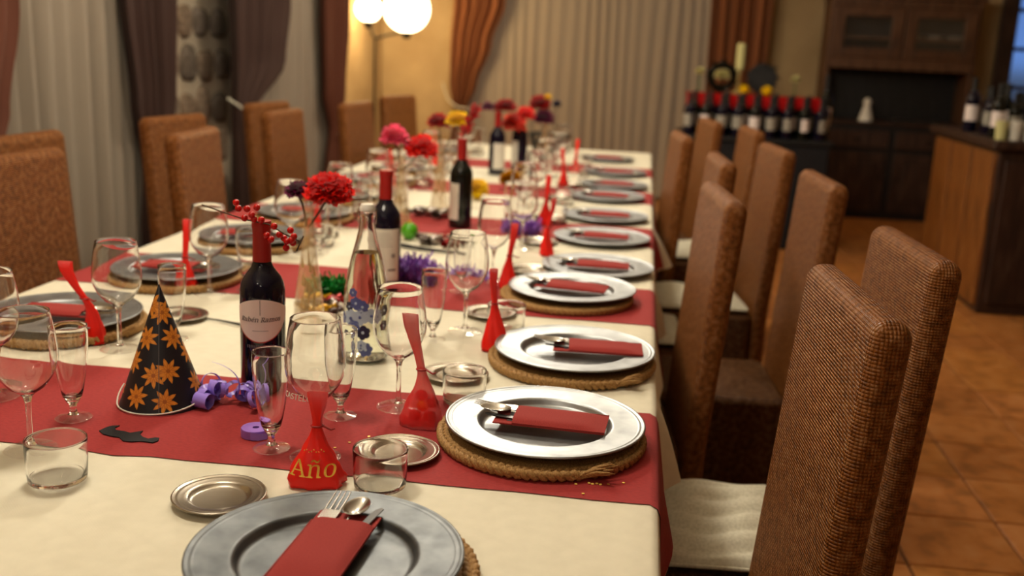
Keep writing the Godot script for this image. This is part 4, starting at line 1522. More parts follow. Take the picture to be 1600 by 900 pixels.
func build_places() -> void:
	# head of the table
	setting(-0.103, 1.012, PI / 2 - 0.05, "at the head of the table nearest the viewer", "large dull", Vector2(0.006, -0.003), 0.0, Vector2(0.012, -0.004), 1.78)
	var R := [[0.097, 1.487], [0.114, 1.894], [0.071, 2.410], [0.114, 2.843], [0.104, 3.314], [0.098, 3.770], [0.083, 4.30], [0.098, 4.70], [0.088, 5.20], [0.02, 5.86]]
	for k in R.size():
		var bare := k >= 3
		setting(R[k][0] + (0.003 if bare else 0.0), R[k][1] * (0.9735 if bare else 1.0), PI + [0.0, 0.03, -0.02, 0.02, 0.0, 0.03, -0.03, 0.0, 0.02, 0.0][k], "of the %s place along the right side" % ORD[k], ["bright", "shining", "tilted looking", "pale", "blurred", "blurred", "blurred", "blurred", "blurred", "blurred"][k], [Vector2(-0.010, 0.0), Vector2(-0.045, 0.006), Vector2(0.0, 0.0)][mini(k, 2)], [-0.06, 0.02, -0.12, 0.0, 0.0, 0.0, 0.0, 0.0, 0.0, 0.0][k], Vector2(-0.004 if k != 2 else -0.012, -0.006), -10.0 if bare else [-0.75, -0.6, 2.6][k])
	var L := [[-0.925, 1.860], [-0.90, 2.320], [-0.89, 2.790], [-0.89, 3.25], [-0.89, 3.72], [-0.89, 4.20], [-0.89, 4.65], [-0.89, 5.10], [-0.89, 5.60]]
	for k in L.size():
		setting(L[k][0], L[k][1], [0.05, 0.0, -0.03, 0.02, 0.0, 0.03, -0.02, 0.0, 0.0][k], "of the %s place along the left side" % ORD[k], "shaded", Vector2(0, 0), 0.0, Vector2(0.004, -0.004), 0.7 * k)
	# glasses, saucers and gift bags: [x, z, height, radius]
	var wine := func(x, z, where, s := 1.0):
		var o = place("wine", make_wine_glass, V(x, z, T + 0.0018), 0.0, "clear stemmed wine glass %s" % where, "wine glass", "stemmed wine glasses")
		o.scale = Vector3.ONE * s
	var flute := func(x, z, where, s := 1.0):
		var o = place("flute", make_flute, V(x, z, T + 0.0018), 0.0, "slim footed flute glass %s" % where, "flute glass", "footed flute glasses")
		o.scale = Vector3.ONE * s
	var tumbler := func(x, z, where, s := 1.0):
		var o = place("tumbler", make_tumbler, V(x, z, T + 0.0018), 0.0, "low clear water tumbler %s" % where, "tumbler", "water tumblers")
		o.scale = Vector3.ONE * s
	var saucer := func(x, z, where):
		place("saucer", make_saucer, V(x, z, T + 0.0018), 0.0, "small shiny pewter bread saucer %s" % where, "saucer", "bread saucers")
	var bag := func(x, z, v, turn, where):
		place("bag%d" % v, make_bag.bind(v), V(x, z, T + 0.0018), turn, where, "gift bag", "red gift bags")
	wine.call(-0.621, 1.267, "with amber reflections behind the lone tumbler at lower left", 0.98)
	wine.call(-0.800, 1.455, "cut by the left edge behind the others")
	wine.call(-0.741, 1.747, "rising left of the pointed party hat")
	wine.call(-0.760, 2.200, "right of the upright red bag on the left side")
	wine.call(-0.156, 1.569, "between flowered water bottle and net gift bag", 0.98)
	wine.call(-0.129, 2.051, "behind the red bag with the long straight neck", 1.02)
	wine.call(-0.144, 2.547, "beside the fourth bag on the right, half hidden", 1.0)
	wine.call(-0.125, 3.005, "standing just left of the two merged red bags", 0.97)
	flute.call(-0.690, 1.235, "at the lower left edge of the picture")
	flute.call(-0.631, 1.396, "standing on red runner right of the large left wine glass")
	flute.call(-0.675, 1.835, "directly behind the tip of the party hat")
	flute.call(-0.691, 2.259, "left of the red neck of the labelled bottle")
	flute.call(-0.294, 1.351, "nearest of all, beside the purple streamer roll", 1.0)
	flute.call(-0.236, 1.505, "right of the engraved wine glass", 0.98)
	flute.call(-0.183, 1.976, "just behind the big wine glass at the water bottle", 0.97)
	flute.call(-0.205, 2.40, "left of the fourth place of the right side", 1.0)
	tumbler.call(-0.529, 1.182, "alone on the cream cloth at lower left", 1.02)
	tumbler.call(-0.106, 1.260, "between red lettered bag and head plate", 0.97)
	tumbler.call(-0.055, 1.625, "left of the second plate on the right", 0.97)
	tumbler.call(-0.045, 2.075, "left of the third plate on the right", 1.05)
	saucer.call(-0.298, 1.172, "alone left of the head plate")
	saucer.call(-0.107, 1.372, "on red runner left of the first right plate")
	saucer.call(-0.093, 1.750, "behind a tumbler left of the second right plate")
	saucer.call(-0.098, 2.205, "behind a tumbler left of the third right plate")
	saucer.call(-0.067, 2.690, "left of the fourth right plate")
	saucer.call(-0.735, 1.985, "behind the flute at the party hat tip")
	saucer.call(-0.790, 2.46, "on the runner left of the labelled bottle")
	bag.call(-0.193, 1.254, 0, 0.15, "red gift bag with large gold lettering in the foreground")
	bag.call(-0.100, 1.505, 1, -0.1, "sheer red net bag of sweets with a leaning top")
	bag.call(-0.050, 1.945, 2, 0.3, "slim red bag with a long straight neck by the second right plate")
	bag.call(-0.095, 2.470, 3, 0.1, "slim red bag leaning right beside the third right plate")
	bag.call(-0.040, 2.93, 3, 0.9, "front one of two merged red bags by the fifth right plate")
	bag.call(-0.10, 3.46, 5, 0.2, "rear one of two merged red bags by the sixth right plate")
	bag.call(-0.119, 4.473, 3, PI, "blurred red bag leaning left near the far right plates")
	bag.call(-0.103, 4.971, 5, 0.0, "farthest blurred red bag on the right side")
	bag.call(-0.805, 1.765, 4, 0.1, "glossy red bag with its top bent left beside the first left plate")
	bag.call(-0.822, 2.208, 5, 0.2, "upright matt red bag by the second left plate")
	# farther places, set the same way
	for k in range(4, 9):
		var w := "of the %s place along the right side" % ORD[k]
		var x: float = R[k][0] - 0.1
		var z: float = R[k][1]
		wine.call(x - 0.18, z + 0.13, w)
		flute.call(x - 0.21, z + 0.06, w)
		tumbler.call(x - 0.07, z + 0.19, w)
		saucer.call(x - 0.09, z - 0.20, w)
	for k in range(2, 9):
		var w := "of the %s place along the left side" % ORD[k]
		var x: float = L[k][0]
		var z: float = L[k][1]
		wine.call(x + 0.16, z - 0.12, w)
		flute.call(x + 0.22, z - 0.05, w)
		tumbler.call(x + 0.19, z + 0.06, w)
		saucer.call(x + 0.14, z + 0.19, w)
		if k in [3, 5, 7]:
			bag.call(x + 0.10, z - 0.185, 5, 0.3 * k, "red gift bag %s" % w)
	# engraved glass and the bag's gold print
	var eg := make_wine_glass(0.21, 0.0435)
	eg.position = V(-0.222, 1.335, T + 0.0018)
	tag(eg, "large wine glass engraved with a word, behind the lettered red bag", "wine glass", "stemmed wine glasses")
	var tx := wrapped_text("CASTELO", 0.0125, 0.0425, 0.0, 0.0, "Droid Sans", 0.12)
	var et := put("engraving", tx, M.etch, eg, Vector3(0, 0.105, 0))
	et.rotation.y = -0.35
	var b0: Node3D = protos["bag0"]
	put("gold_print", warped(lettering("Año", 0.033, "Droid Serif", 0.1, 0.0006), func(p): return Vector3(p.x, p.y + 0.033, 0.0335 + p.z - 11.0 * p.x * p.x - 0.20 * p.y)), M.gold, b0)
	var gg := G.new()
	for k in 9:
		gg.ball(Vector3(-0.013 + 0.0032 * k, 0.055 + 0.002 * sin(k * 2.0), 0.0235 - 0.0001 * (k - 4) * (k - 4)), Vector3(0.0011, 0.0009, 0.0007), 6, 4)
	put("gold_flecks", gg, M.gold, b0)

func build_chairs() -> void:
	# [x, z, turn, cushion] right side faces -x
	var R := [[0.462, 1.475, 0.07, 0], [0.652, 1.925, 0.06, 1], [0.345, 2.500, 0.10, 0], [0.655, 2.955, 0.07, 0], [0.400, 3.375, 0.06, 1], [0.640, 3.90, 0.12, 1], [0.302, 4.30, 0.10, 0], [0.640, 4.86, 0.1, 1], [0.48, 5.35, 0.16, 0]]
	for k in R.size():
		var r: Array = R[k]
		var at := V(r[0], r[1], 0.0)
		var w: String = ORD[k]
		place("chair", make_chair.bind(false), at, r[2], "brown woven cane chair, %s along the right side, %s" % [w, "pushed in close to the table" if r[0] < 0.5 else "pulled out from the table"], "chair", "woven cane chairs")
		if r[3]:
			place("cushion", make_cushion, at + Vector3(0, 0.422, 0), r[2], "white padded cushion on the %s cane chair of the right side" % w, "cushion", "white seat cushions")
	var L := [[-1.285, 2.40, 0.02], [-1.55, 2.84, 0.0], [-1.205, 3.27, 0.07], [-1.53, 3.79, -0.15], [-1.31, 4.41, -0.04], [-1.56, 4.87, -0.15], [-1.215, 5.24, -0.10], [-1.21, 6.12, -0.26]]
	for k in L.size():
		var r: Array = L[k]
		place("chair", make_chair.bind(false), V(r[0], r[1], 0.0), PI + r[2], "brown woven cane chair, %s along the left side, %s" % [ORD[k], "close to the table" if r[0] > -1.4 else "standing back near the curtains"], "chair", "woven cane chairs")

func star_texture() -> ImageTexture:   # dark paper printed with eight pointed gold stars, unrolled cone
	var w := 1024
	var h := 512
	var im := Image.create_empty(w, h, false, Image.FORMAT_RGB8)
	var ln := 0.208          # slant length of the hat
	var fan := TAU * 0.068 / ln
	var stars := []
	# [height below the tip as a share, sideways share of the half width] of the stars on the side that shows
	for k in [[0.22, 0.22], [0.17, -0.95], [0.42, 0.66], [0.42, -0.74], [0.67, 0.20], [0.70, -0.28], [0.62, -0.96], [0.90, 0.04], [0.87, -0.68], [0.81, 0.93], [0.57, 0.985]]:
		var a := fan * (0.75 + asin(k[1]) / TAU)
		stars.append([Vector2(cos(a), sin(a)) * ln * k[0], 0.0212, k[0] * 9.0])
	for k in 14:
		var a := fan * fposmod(1.06 + 0.035 * k, 1.0)
		stars.append([Vector2(cos(a), sin(a)) * ln * [0.88, 0.62, 0.38][k % 3], 0.0185, k * 1.1])
	for y in h:
		var rr := ln * (1.0 - float(y) / h)     # v runs from the rim up; image row 0 is the tip after flip below
		for x in w:
			var a := fan * x / w
			var p := Vector2(cos(a), sin(a)) * rr
			var c := Color(0.055, 0.04, 0.085)
			for s in stars:
				var d: Vector2 = p - s[0]
				var q := d.length()
				if q < s[1]:
					var an := fposmod(atan2(d.y, d.x) + s[2], TAU / 8.0) / (TAU / 8.0)
					var lim: float = s[1] * lerpf(0.48, 1.0, pow(absf(an - 0.5) * 2.0, 1.25))
					if q < lim:
						var t := absf(an - 0.5) * 2.0
						c = Color(0.74, 0.42, 0.10).lerp(Color(0.86, 0.55, 0.16), 0.5 + 0.5 * sin(t * 5.0 + q * 260.0))
						if q < s[1] * 0.16:
							c = Color(0.62, 0.33, 0.07)
			im.set_pixel(x, y, c)
	return ImageTexture.create_from_image(im)

func build_hat() -> void:
	var o := thing("party_hat", V(-0.535, 1.50, T + 0.0018), 0.0, "dark paper cone party hat printed with gold stars", "party hat")
	var m := mat(Color.WHITE, 0.5)
	m.albedo_texture = star_texture()
	var g := G.new()
	var rows := []
	for i in 18:
		var q := i / 17.0
		var row := PackedVector3Array()
		for j in 65:
			var a := TAU * j / 64.0
			var r := lerpf(0.068, 0.0006, q)
			row.append(Vector3(r * cos(a), 0.0005 + 0.198 * q, -r * sin(a)))
		rows.append(row)
	g.grid(rows, false)
	put("cone", g, m, o).rotation.y = 0.46
	g = G.new()
	g.tube([Vector3(0.0005, 0.195, 0.0016), Vector3(0.0, 0.10, 0.0342), Vector3(0.0, 0.002, 0.0682)], 0.0006, 5)
	put("paper_seam", g, M.ink_grey, o).rotation.y = 0.36
	g = G.new()
	var path := []
	for k in 25:
		var q := k / 24.0
		var a := lerpf(3.05, 6.20, q)
		path.append(Vector3(0.0705 * cos(a), 0.0028 + 0.022 * pow(absf(q - 0.35) / 0.65, 3.0) * (1.0 if q < 0.35 else 0.55) + 0.018 * maxf(0.0, 0.18 - q) * 5.0, -0.0715 * sin(a)))
	g.tube(path, 0.0013, 6)
	put("elastic_string", g, M.white, o)

func build_bottles() -> void:
	# the labelled bottle in front
	var o := make_wine_bottle("wine_bottle", M.bottle, M.capsule)
	o.position = V(-0.401, 1.60, T + 0.0018)
	tag(o, "dark wine bottle with pale arched label, red neck and berries, nearest the viewer", "bottle", "wine bottles on the table")
	var face := 0.25
	var arch_lo := func(s): return 0.137 - 0.042 * pow(sin(PI * s), 0.8)
	var arch_hi := func(s): return 0.149 + 0.019 * sin(PI * s)
	var lb := put("paper_label", label_patch(0.0382, -1.45, 1.45, arch_lo, arch_hi, 40, 10), M.label, o)
	lb.rotation.y = face
	var line_lo := func(s): return 0.1355 - 0.042 * pow(sin(PI * s), 0.8)
	put("label_edge", label_patch(0.03825, -1.1, 1.1, func(s): return line_lo.call(0.12 + 0.76 * s), func(s): return line_lo.call(0.12 + 0.76 * s) + 0.0018, 30, 1), M.red_line, lb)
	put("label_name", wrapped_text("Rubén", 0.0110, 0.0382, -0.49, 0.1335, "Droid Serif", 0.25), M.ink, lb)
	put("label_name", wrapped_text("Ramos", 0.0110, 0.0382, 0.49, 0.1335, "Droid Serif", 0.25), M.ink, lb)
	var g := label_patch(0.0384, -0.012, 0.012, func(_s): return 0.141, func(_s): return 0.167, 1, 1)
	put("label_rule", g, M.ink_grey, lb)
	put("label_rule", label_patch(0.0384, -0.35, 0.35, func(_s): return 0.114, func(_s): return 0.1146, 8, 1), M.ink_grey, lb)
	for k in 12:
		g = label_patch(0.0383, -0.62 + 0.105 * k, -0.62 + 0.105 * k + 0.062, func(_s): return 0.0845, func(_s): return 0.0895, 2, 1)
		put("small_print", g, M.ink_grey, lb)
	# berry sprig across the neck
	var sp := thing("berry_sprig", V(-0.401, 1.60, T), 0.0, "sprig of glossy red berries tied across the bottle's red top", "berries")
	var pts := [Vector3(-0.103, 0.316, 0.0), Vector3(-0.06, 0.309, 0.017), Vector3(-0.02, 0.3, 0.022), Vector3(0.02, 0.295, 0.022), Vector3(0.045, 0.28, 0.018), Vector3(0.068, 0.268, 0.01), Vector3(0.062, 0.25, 0.006), Vector3(0.072, 0.275, 0.0)]
	g = G.new()
	g.tube(pts, 0.0012, 5)
	put("twig", g, M.twig, sp)
	for q in [[830, 80], [868, 108], [930, 105], [995, 92], [912, 165], [965, 140], [975, 168], [1035, 165], [1110, 205], [1070, 262], [1130, 265], [1190, 300], [1222, 312], [1242, 262], [1205, 232], [1180, 345], [1150, 292], [1098, 285], [1228, 285]]:
		# berry spots measured around the neck, in 1/4.32 of a picture step; 1 step is about 1.09 mm here
		var p := Vector3((q[0] - 995.0) / 4.324 * 0.00109, 0.2955 - (q[1] - 190.0) / 4.324 * 0.00112, 0.0)
		p.z = 0.0235 + 0.004 * sin(q[0] * 0.7) if absf(p.x) < 0.03 else 0.012 + 0.010 * sin(q[0] * 0.37)
		g = G.new()
		g.ball(p, 0.0058, 12, 8)
		put("berry", g, M.berry, sp)
	# second labelled bottle
	o = make_wine_bottle("wine_bottle", M.bottle, M.capsule)
	o.position = V(-0.384, 2.36, T + 0.0018)
	tag(o, "dark wine bottle with tall white label and red top behind the water bottle", "bottle", "wine bottles on the table")
	lb = put("paper_label", label_patch(0.0382, -1.5, 1.0, func(_s): return 0.032, func(_s): return 0.158, 24, 4), M.white, o)
	lb.rotation.y = 0.25
	put("label_rule", label_patch(0.0384, 0.2, 0.75, func(_s): return 0.057, func(_s): return 0.0605, 6, 1), M.ink, lb)
	g = G.new()
	var ring := []
	for k in 17:
		ring.append(bent(0.0386, 0.55 + 0.0045 / 0.0386 * cos(TAU * k / 16.0), 0.094 + 0.0045 * sin(TAU * k / 16.0)))
	g.tube(ring, 0.0008, 5, false)
	g.ball(bent(0.0384, 0.55, 0.094), 0.0018, 8, 6)
	put("round_stamp", g, M.ink_grey, lb)
	for k in 6:
		put("small_print", label_patch(0.03835, -0.5, 0.3 + 0.1 * (k % 3), func(_s): return 0.146 - 0.006 * k, func(_s): return 0.1468 - 0.006 * k, 6, 1), M.ink_grey, lb)
	# farther bottles
	for b in [[-0.369, 3.30, M.bottle_green, M.capsule, "green black wine bottle with side label behind the candies in mid table", -0.9], [-0.465, 4.78, M.bottle, M.capsule, "left one of two blurred wine bottles under coral flowers far down the table", 0.6], [-0.38, 4.96, M.bottle, M.capsule, "right one of two blurred wine bottles under coral flowers far down the table", -1.0]]:
		o = make_wine_bottle("wine_bottle", b[2], b[3])
		o.position = V(b[0], b[1], T + 0.0018)
		tag(o, b[4], "bottle", "wine bottles on the table")
		put("paper_label", label_patch(0.0382, -0.9, 0.9, func(_s): return 0.03, func(_s): return 0.15, 14, 2), M.white, o).rotation.y = b[5]
	# water bottle painted with blue flowers
	o = thing("water_bottle", V(-0.280, 1.815, T + 0.0018), 0.0, "clear swing top water bottle painted with blue flowers", "bottle")
	var prof := [Vector2(0.0, 0.003), Vector2(0.030, 0.0005), Vector2(0.0385, 0.002), Vector2(0.0415, 0.008), Vector2(0.042, 0.02), Vector2(0.042, 0.120), Vector2(0.0405, 0.140), Vector2(0.0355, 0.170), Vector2(0.0285, 0.200), Vector2(0.0215, 0.226), Vector2(0.0165, 0.248), Vector2(0.0142, 0.262), Vector2(0.0138, 0.274), Vector2(0.0155, 0.277), Vector2(0.0155, 0.284), Vector2(0.0135, 0.286)]
	g = G.new()
	var shell := prof.duplicate()
	for k in prof.size() - 1:
		var p: Vector2 = prof[prof.size() - 1 - k]
		shell.append(Vector2(maxf(0.0, p.x - 0.0022), maxf(p.y, 0.0045)))
	shell.append(Vector2(0.0, 0.0045))
	g.lathe(shell, 48, Transform3D(), 0.2)
	put("glass_body", g, M.crystal, o)
	g = G.new()
	var wp := [Vector2(0.0, 0.006)]
	for p in prof.slice(2, 9):
		wp.append(Vector2(p.x - 0.0029, maxf(p.y, 0.0062)))
	wp.append(Vector2(0.0232, 0.208))
	wp.append(Vector2(0.0, 0.2085))
	g.lathe(wp, 48, Transform3D(), 0.5)
	put("water", g, M.water, o)
	g = G.new()
	g.lathe([Vector2(0.0, 0.286), Vector2(0.0145, 0.286), Vector2(0.0150, 0.291), Vector2(0.0115, 0.2985), Vector2(0.0, 0.300)], 24)
	put("stopper", g, M.ceramic, o)
	for s in [-1.0, 1.0]:
		g = G.new()
		g.tube([Vector3(s * 0.0165, 0.262, 0), Vector3(s * 0.0185, 0.275, 0.004), Vector3(s * 0.0165, 0.293, 0.0)], 0.0011, 6)
		put("wire_clip", g, M.steel, o)
	# petals of the print: [angle, height, size, kind]
	for f in [[-0.20, 0.118, 0.013, 1], [0.10, 0.112, 0.013, 1], [-0.55, 0.110, 0.010, 0], [-0.45, 0.088, 0.018, 2], [0.0, 0.092, 0.016, 2], [0.5, 0.095, 0.015, 2], [-0.30, 0.074, 0.013, 1], [0.13, 0.063, 0.0145, 0], [-0.62, 0.062, 0.008, 0], [0.25, 0.030, 0.014, 1], [0.05, 0.038, 0.011, 2], [0.95, 0.105, 0.012, 0], [1.0, 0.075, 0.011, 0], [-1.05, 0.085, 0.012, 1], [-0.35, 0.138, 0.009, 1]]:
		g = G.new()
		for k in 6:
			var an: float = TAU * k / 6.0 + f[1] * 40.0
			var cen: Vector2 = Vector2(cos(an), sin(an)) * f[2] * 0.58
			var rows := [PackedVector3Array(), PackedVector3Array()]
			for j in 13:
				var b := TAU * (j % 12) / 12.0
				var p2: Vector2 = cen + Vector2(cos(b), sin(b)) * f[2] * 0.42
				rows[0].append(bent(0.0424, f[0] + cen.x / 0.042, f[1] + cen.y))
				rows[1].append(bent(0.0424 + 0.00005 * k, f[0] + p2.x / 0.042, f[1] + p2.y))
			rows.reverse()
			g.grid(rows, true)
		var pf := put("painted_flower", g, [M.flower_dark, M.flower_mid, M.flower_pale][f[3]], o)
		g = G.new()
		g.ball(bent(0.0427, f[0], f[1]), Vector3(f[2] * 0.2, f[2] * 0.2, 0.0006), 10, 6)
		put("flower_eye", g, M.flower_pale if f[3] < 2 else M.flower_mid, pf)

func vase(x: float, z: float, h: float, called: String, label: String) -> Node3D:
	var o := thing(called, V(x, z, T + 0.0018), 0.0, label, "vase")
	var g := G.new()
	var s := h / 0.26
	g.lathe([Vector2(0.0, 0.0005), Vector2(0.031, 0.0005), Vector2(0.034, 0.004), Vector2(0.0335, 0.02 * s), Vector2(0.029, 0.07 * s), Vector2(0.021, 0.13 * s), Vector2(0.0145, 0.175 * s), Vector2(0.0105, 0.215 * s), Vector2(0.0100, 0.245 * s), Vector2(0.0125, h), Vector2(0.0115, h), Vector2(0.0088, 0.245 * s), Vector2(0.0125, 0.175 * s), Vector2(0.019, 0.13 * s), Vector2(0.027, 0.07 * s), Vector2(0.0315, 0.02 * s), Vector2(0.030, 0.012), Vector2(0.0, 0.011)], 28, Transform3D(), -0.5)
	put("glass_body", g, M.vase, o)
	g = G.new()
	for k in 26:
		var y := 0.016 + rng.randf() * 0.14 * s
		var r := lerpf(0.026, 0.011, (y - 0.016) / (0.15 * s))
		var a := rng.randf() * TAU
		var p := Vector3(r * cos(a) * rng.randf(), y, r * sin(a) * rng.randf())
		var d := Vector3(rng.randf_range(-0.3, 0.3), 1.0, rng.randf_range(-0.3, 0.3)).normalized() * 0.022
		var w := d.cross(Vector3(sin(a), 0, cos(a))).normalized() * 0.0035
		g.quad(p - w, p + w, p + d + w * 0.4, p + d - w * 0.4)
	put("gold_filling", g, M.fluff, o)
	return o

func build_centre() -> void:
	vase(-0.444, 1.97, 0.262, "flower_vase", "tall conical glass vase with gold filling beside the labelled bottle")
	vase(-0.512, 3.05, 0.255, "flower_vase", "tall conical glass vase behind the white labelled bottle")
	vase(-0.50, 3.60, 0.25, "flower_vase", "brownish glass vase holding red and yellow flowers farther back")
	vase(-0.30, 5.40, 0.26, "flower_vase", "blurred vase with mixed bouquet at the far end of the table")
	var v0 := V(-0.444, 1.97, T + 0.22)
	flower("paper_flower", M.petal_red, v0, Vector3(-0.394, 1.047, -1.95), 0.050, 160, "big bright red paper flower above the glass vase in front", 0.82)
	flower("paper_flower", M.petal_purple, v0 + Vector3(-0.004, 0.002, 0.002), Vector3(-0.462, 1.042, -1.96), 0.030, 40, "small dark purple flower left of the big red one")
	var v1 := V(-0.512, 3.05, T + 0.21)
	flower("paper_flower", M.petal_pink, v1, Vector3(-0.536, 1.058, -3.05), 0.045, 50, "round pink paper flower in mid table")
	flower("paper_flower", M.petal_red, v1 + Vector3(0.004, 0, 0), Vector3(-0.457, 1.025, -3.08), 0.052, 60, "drooping red flower right of the pink one")
	var v2 := V(-0.50, 3.60, T + 0.20)
	flower("paper_flower", M.petal_darkred, v2, Vector3(-0.515, 1.068, -3.62), 0.042, 40, "dark red flower left of the yellow one")
	flower("paper_flower", M.petal_yellow, v2 + Vector3(0.004, 0.003, 0), Vector3(-0.442, 1.080, -3.6), 0.044, 50, "bright yellow paper flower in mid table")
	# feathery red plume in the green bottle's neck
	var o := thing("red_plume", V(-0.369, 3.30, T + 0.298), 0.0, "red feathery plume leaning right from the mid table bottle", "plume")
	var g := G.new()
	for k in 60:
		var q := k / 60.0
		var p := Vector3(0.045 * q, 0.005 + 0.095 * q, 0.0)
		var d := Vector3(rng.randf_range(-0.6, 1.0), rng.randf_range(0.1, 0.9), rng.randf_range(-0.7, 0.7)).normalized() * 0.030
		var w := d.cross(Vector3(0.3, 0.4, 1)).normalized() * 0.003
		g.grid([PackedVector3Array([p - w, p + d * 0.5 - w, p + d]), PackedVector3Array([p + w, p + d * 0.5 + w, p + d])])
	put("feathers", g, M.petal_darkred, o)
	g = G.new()
	g.tube([Vector3(0, 0.0, 0), Vector3(0.02, 0.05, 0), Vector3(0.045, 0.1, 0)], 0.0028, 6)
	put("plume_stem", g, M.twig, o)
	# flowers stuck on the two far bottles and in the far vase
	var fb := V(-0.465, 4.78, T + 0.298)
	flower("paper_flower", M.petal_darkred, fb, fb + Vector3(0.03, 0.022, -0.02), 0.055, 70, "dark red drooping flower on the far left bottle", 0.7)
	flower("paper_flower", M.petal_purple, fb + Vector3(-0.003, 0.001, 0.0), fb + Vector3(-0.05, 0.015, 0.0), 0.034, 30, "purple flower left of the far dark red one")
	fb = V(-0.38, 4.96, T + 0.298)
	flower("paper_flower", M.petal_coral, fb, fb + Vector3(-0.022, -0.065, 0.075), 0.065, 60, "coral flower between the two far wine bottles")
	flower("paper_flower", M.petal_red, fb + Vector3(0.003, 0.001, 0), fb + Vector3(0.028, -0.02, 0.03), 0.048, 50, "red flower on the far right bottle")
	var v3 := V(-0.30, 5.40, T + 0.21)
	flower("paper_flower", M.petal_darkred, v3, Vector3(-0.335, 1.055, -5.4), 0.058, 60, "dark red flower of the far bouquet")
	flower("paper_flower", M.petal_purple, v3 + Vector3(0.003, 0.001, 0), Vector3(-0.305, 0.985, -5.37), 0.06, 50, "purple flower low in the far bouquet")
	flower("paper_flower", M.petal_yellow, v3 + Vector3(-0.003, 0.002, 0), Vector3(-0.295, 1.095, -5.4), 0.022, 30, "little yellow flower topping the far bouquet")
	flower("paper_flower", M.flower_dark, v3 + Vector3(0.005, 0.002, 0.002), Vector3(-0.245, 1.06, -5.4), 0.026, 30, "dark violet flower right in the far bouquet")
	# black basket at the far end
	o = thing("wire_basket", V(-0.33, 6.08, T + 0.002), 0.0, "low black basket at the far end of the table", "basket")
	g = G.new()
	for y in [0.004, 0.05, 0.1]:
		var ring := []
		for k in 33:
			ring.append(Vector3((0.10 + y * 0.3) * cos(TAU * k / 32.0), y, (0.07 + y * 0.2) * sin(TAU * k / 32.0)))
		g.tube(ring, 0.006, 6, false)
	for k in 20:
		var a := TAU * k / 20.0
		g.tube([Vector3(0.101 * cos(a), 0.004, 0.071 * sin(a)), Vector3(0.13 * cos(a), 0.1, 0.09 * sin(a))], 0.004, 5)
	put("wires", g, M.black, o)
	g = G.new()
	g.lathe([Vector2(0, 0.002), Vector2(0.07, 0.002), Vector2(0.07, 0.006), Vector2(0, 0.006)], 24)
	put("basket_floor", g, M.black, o)

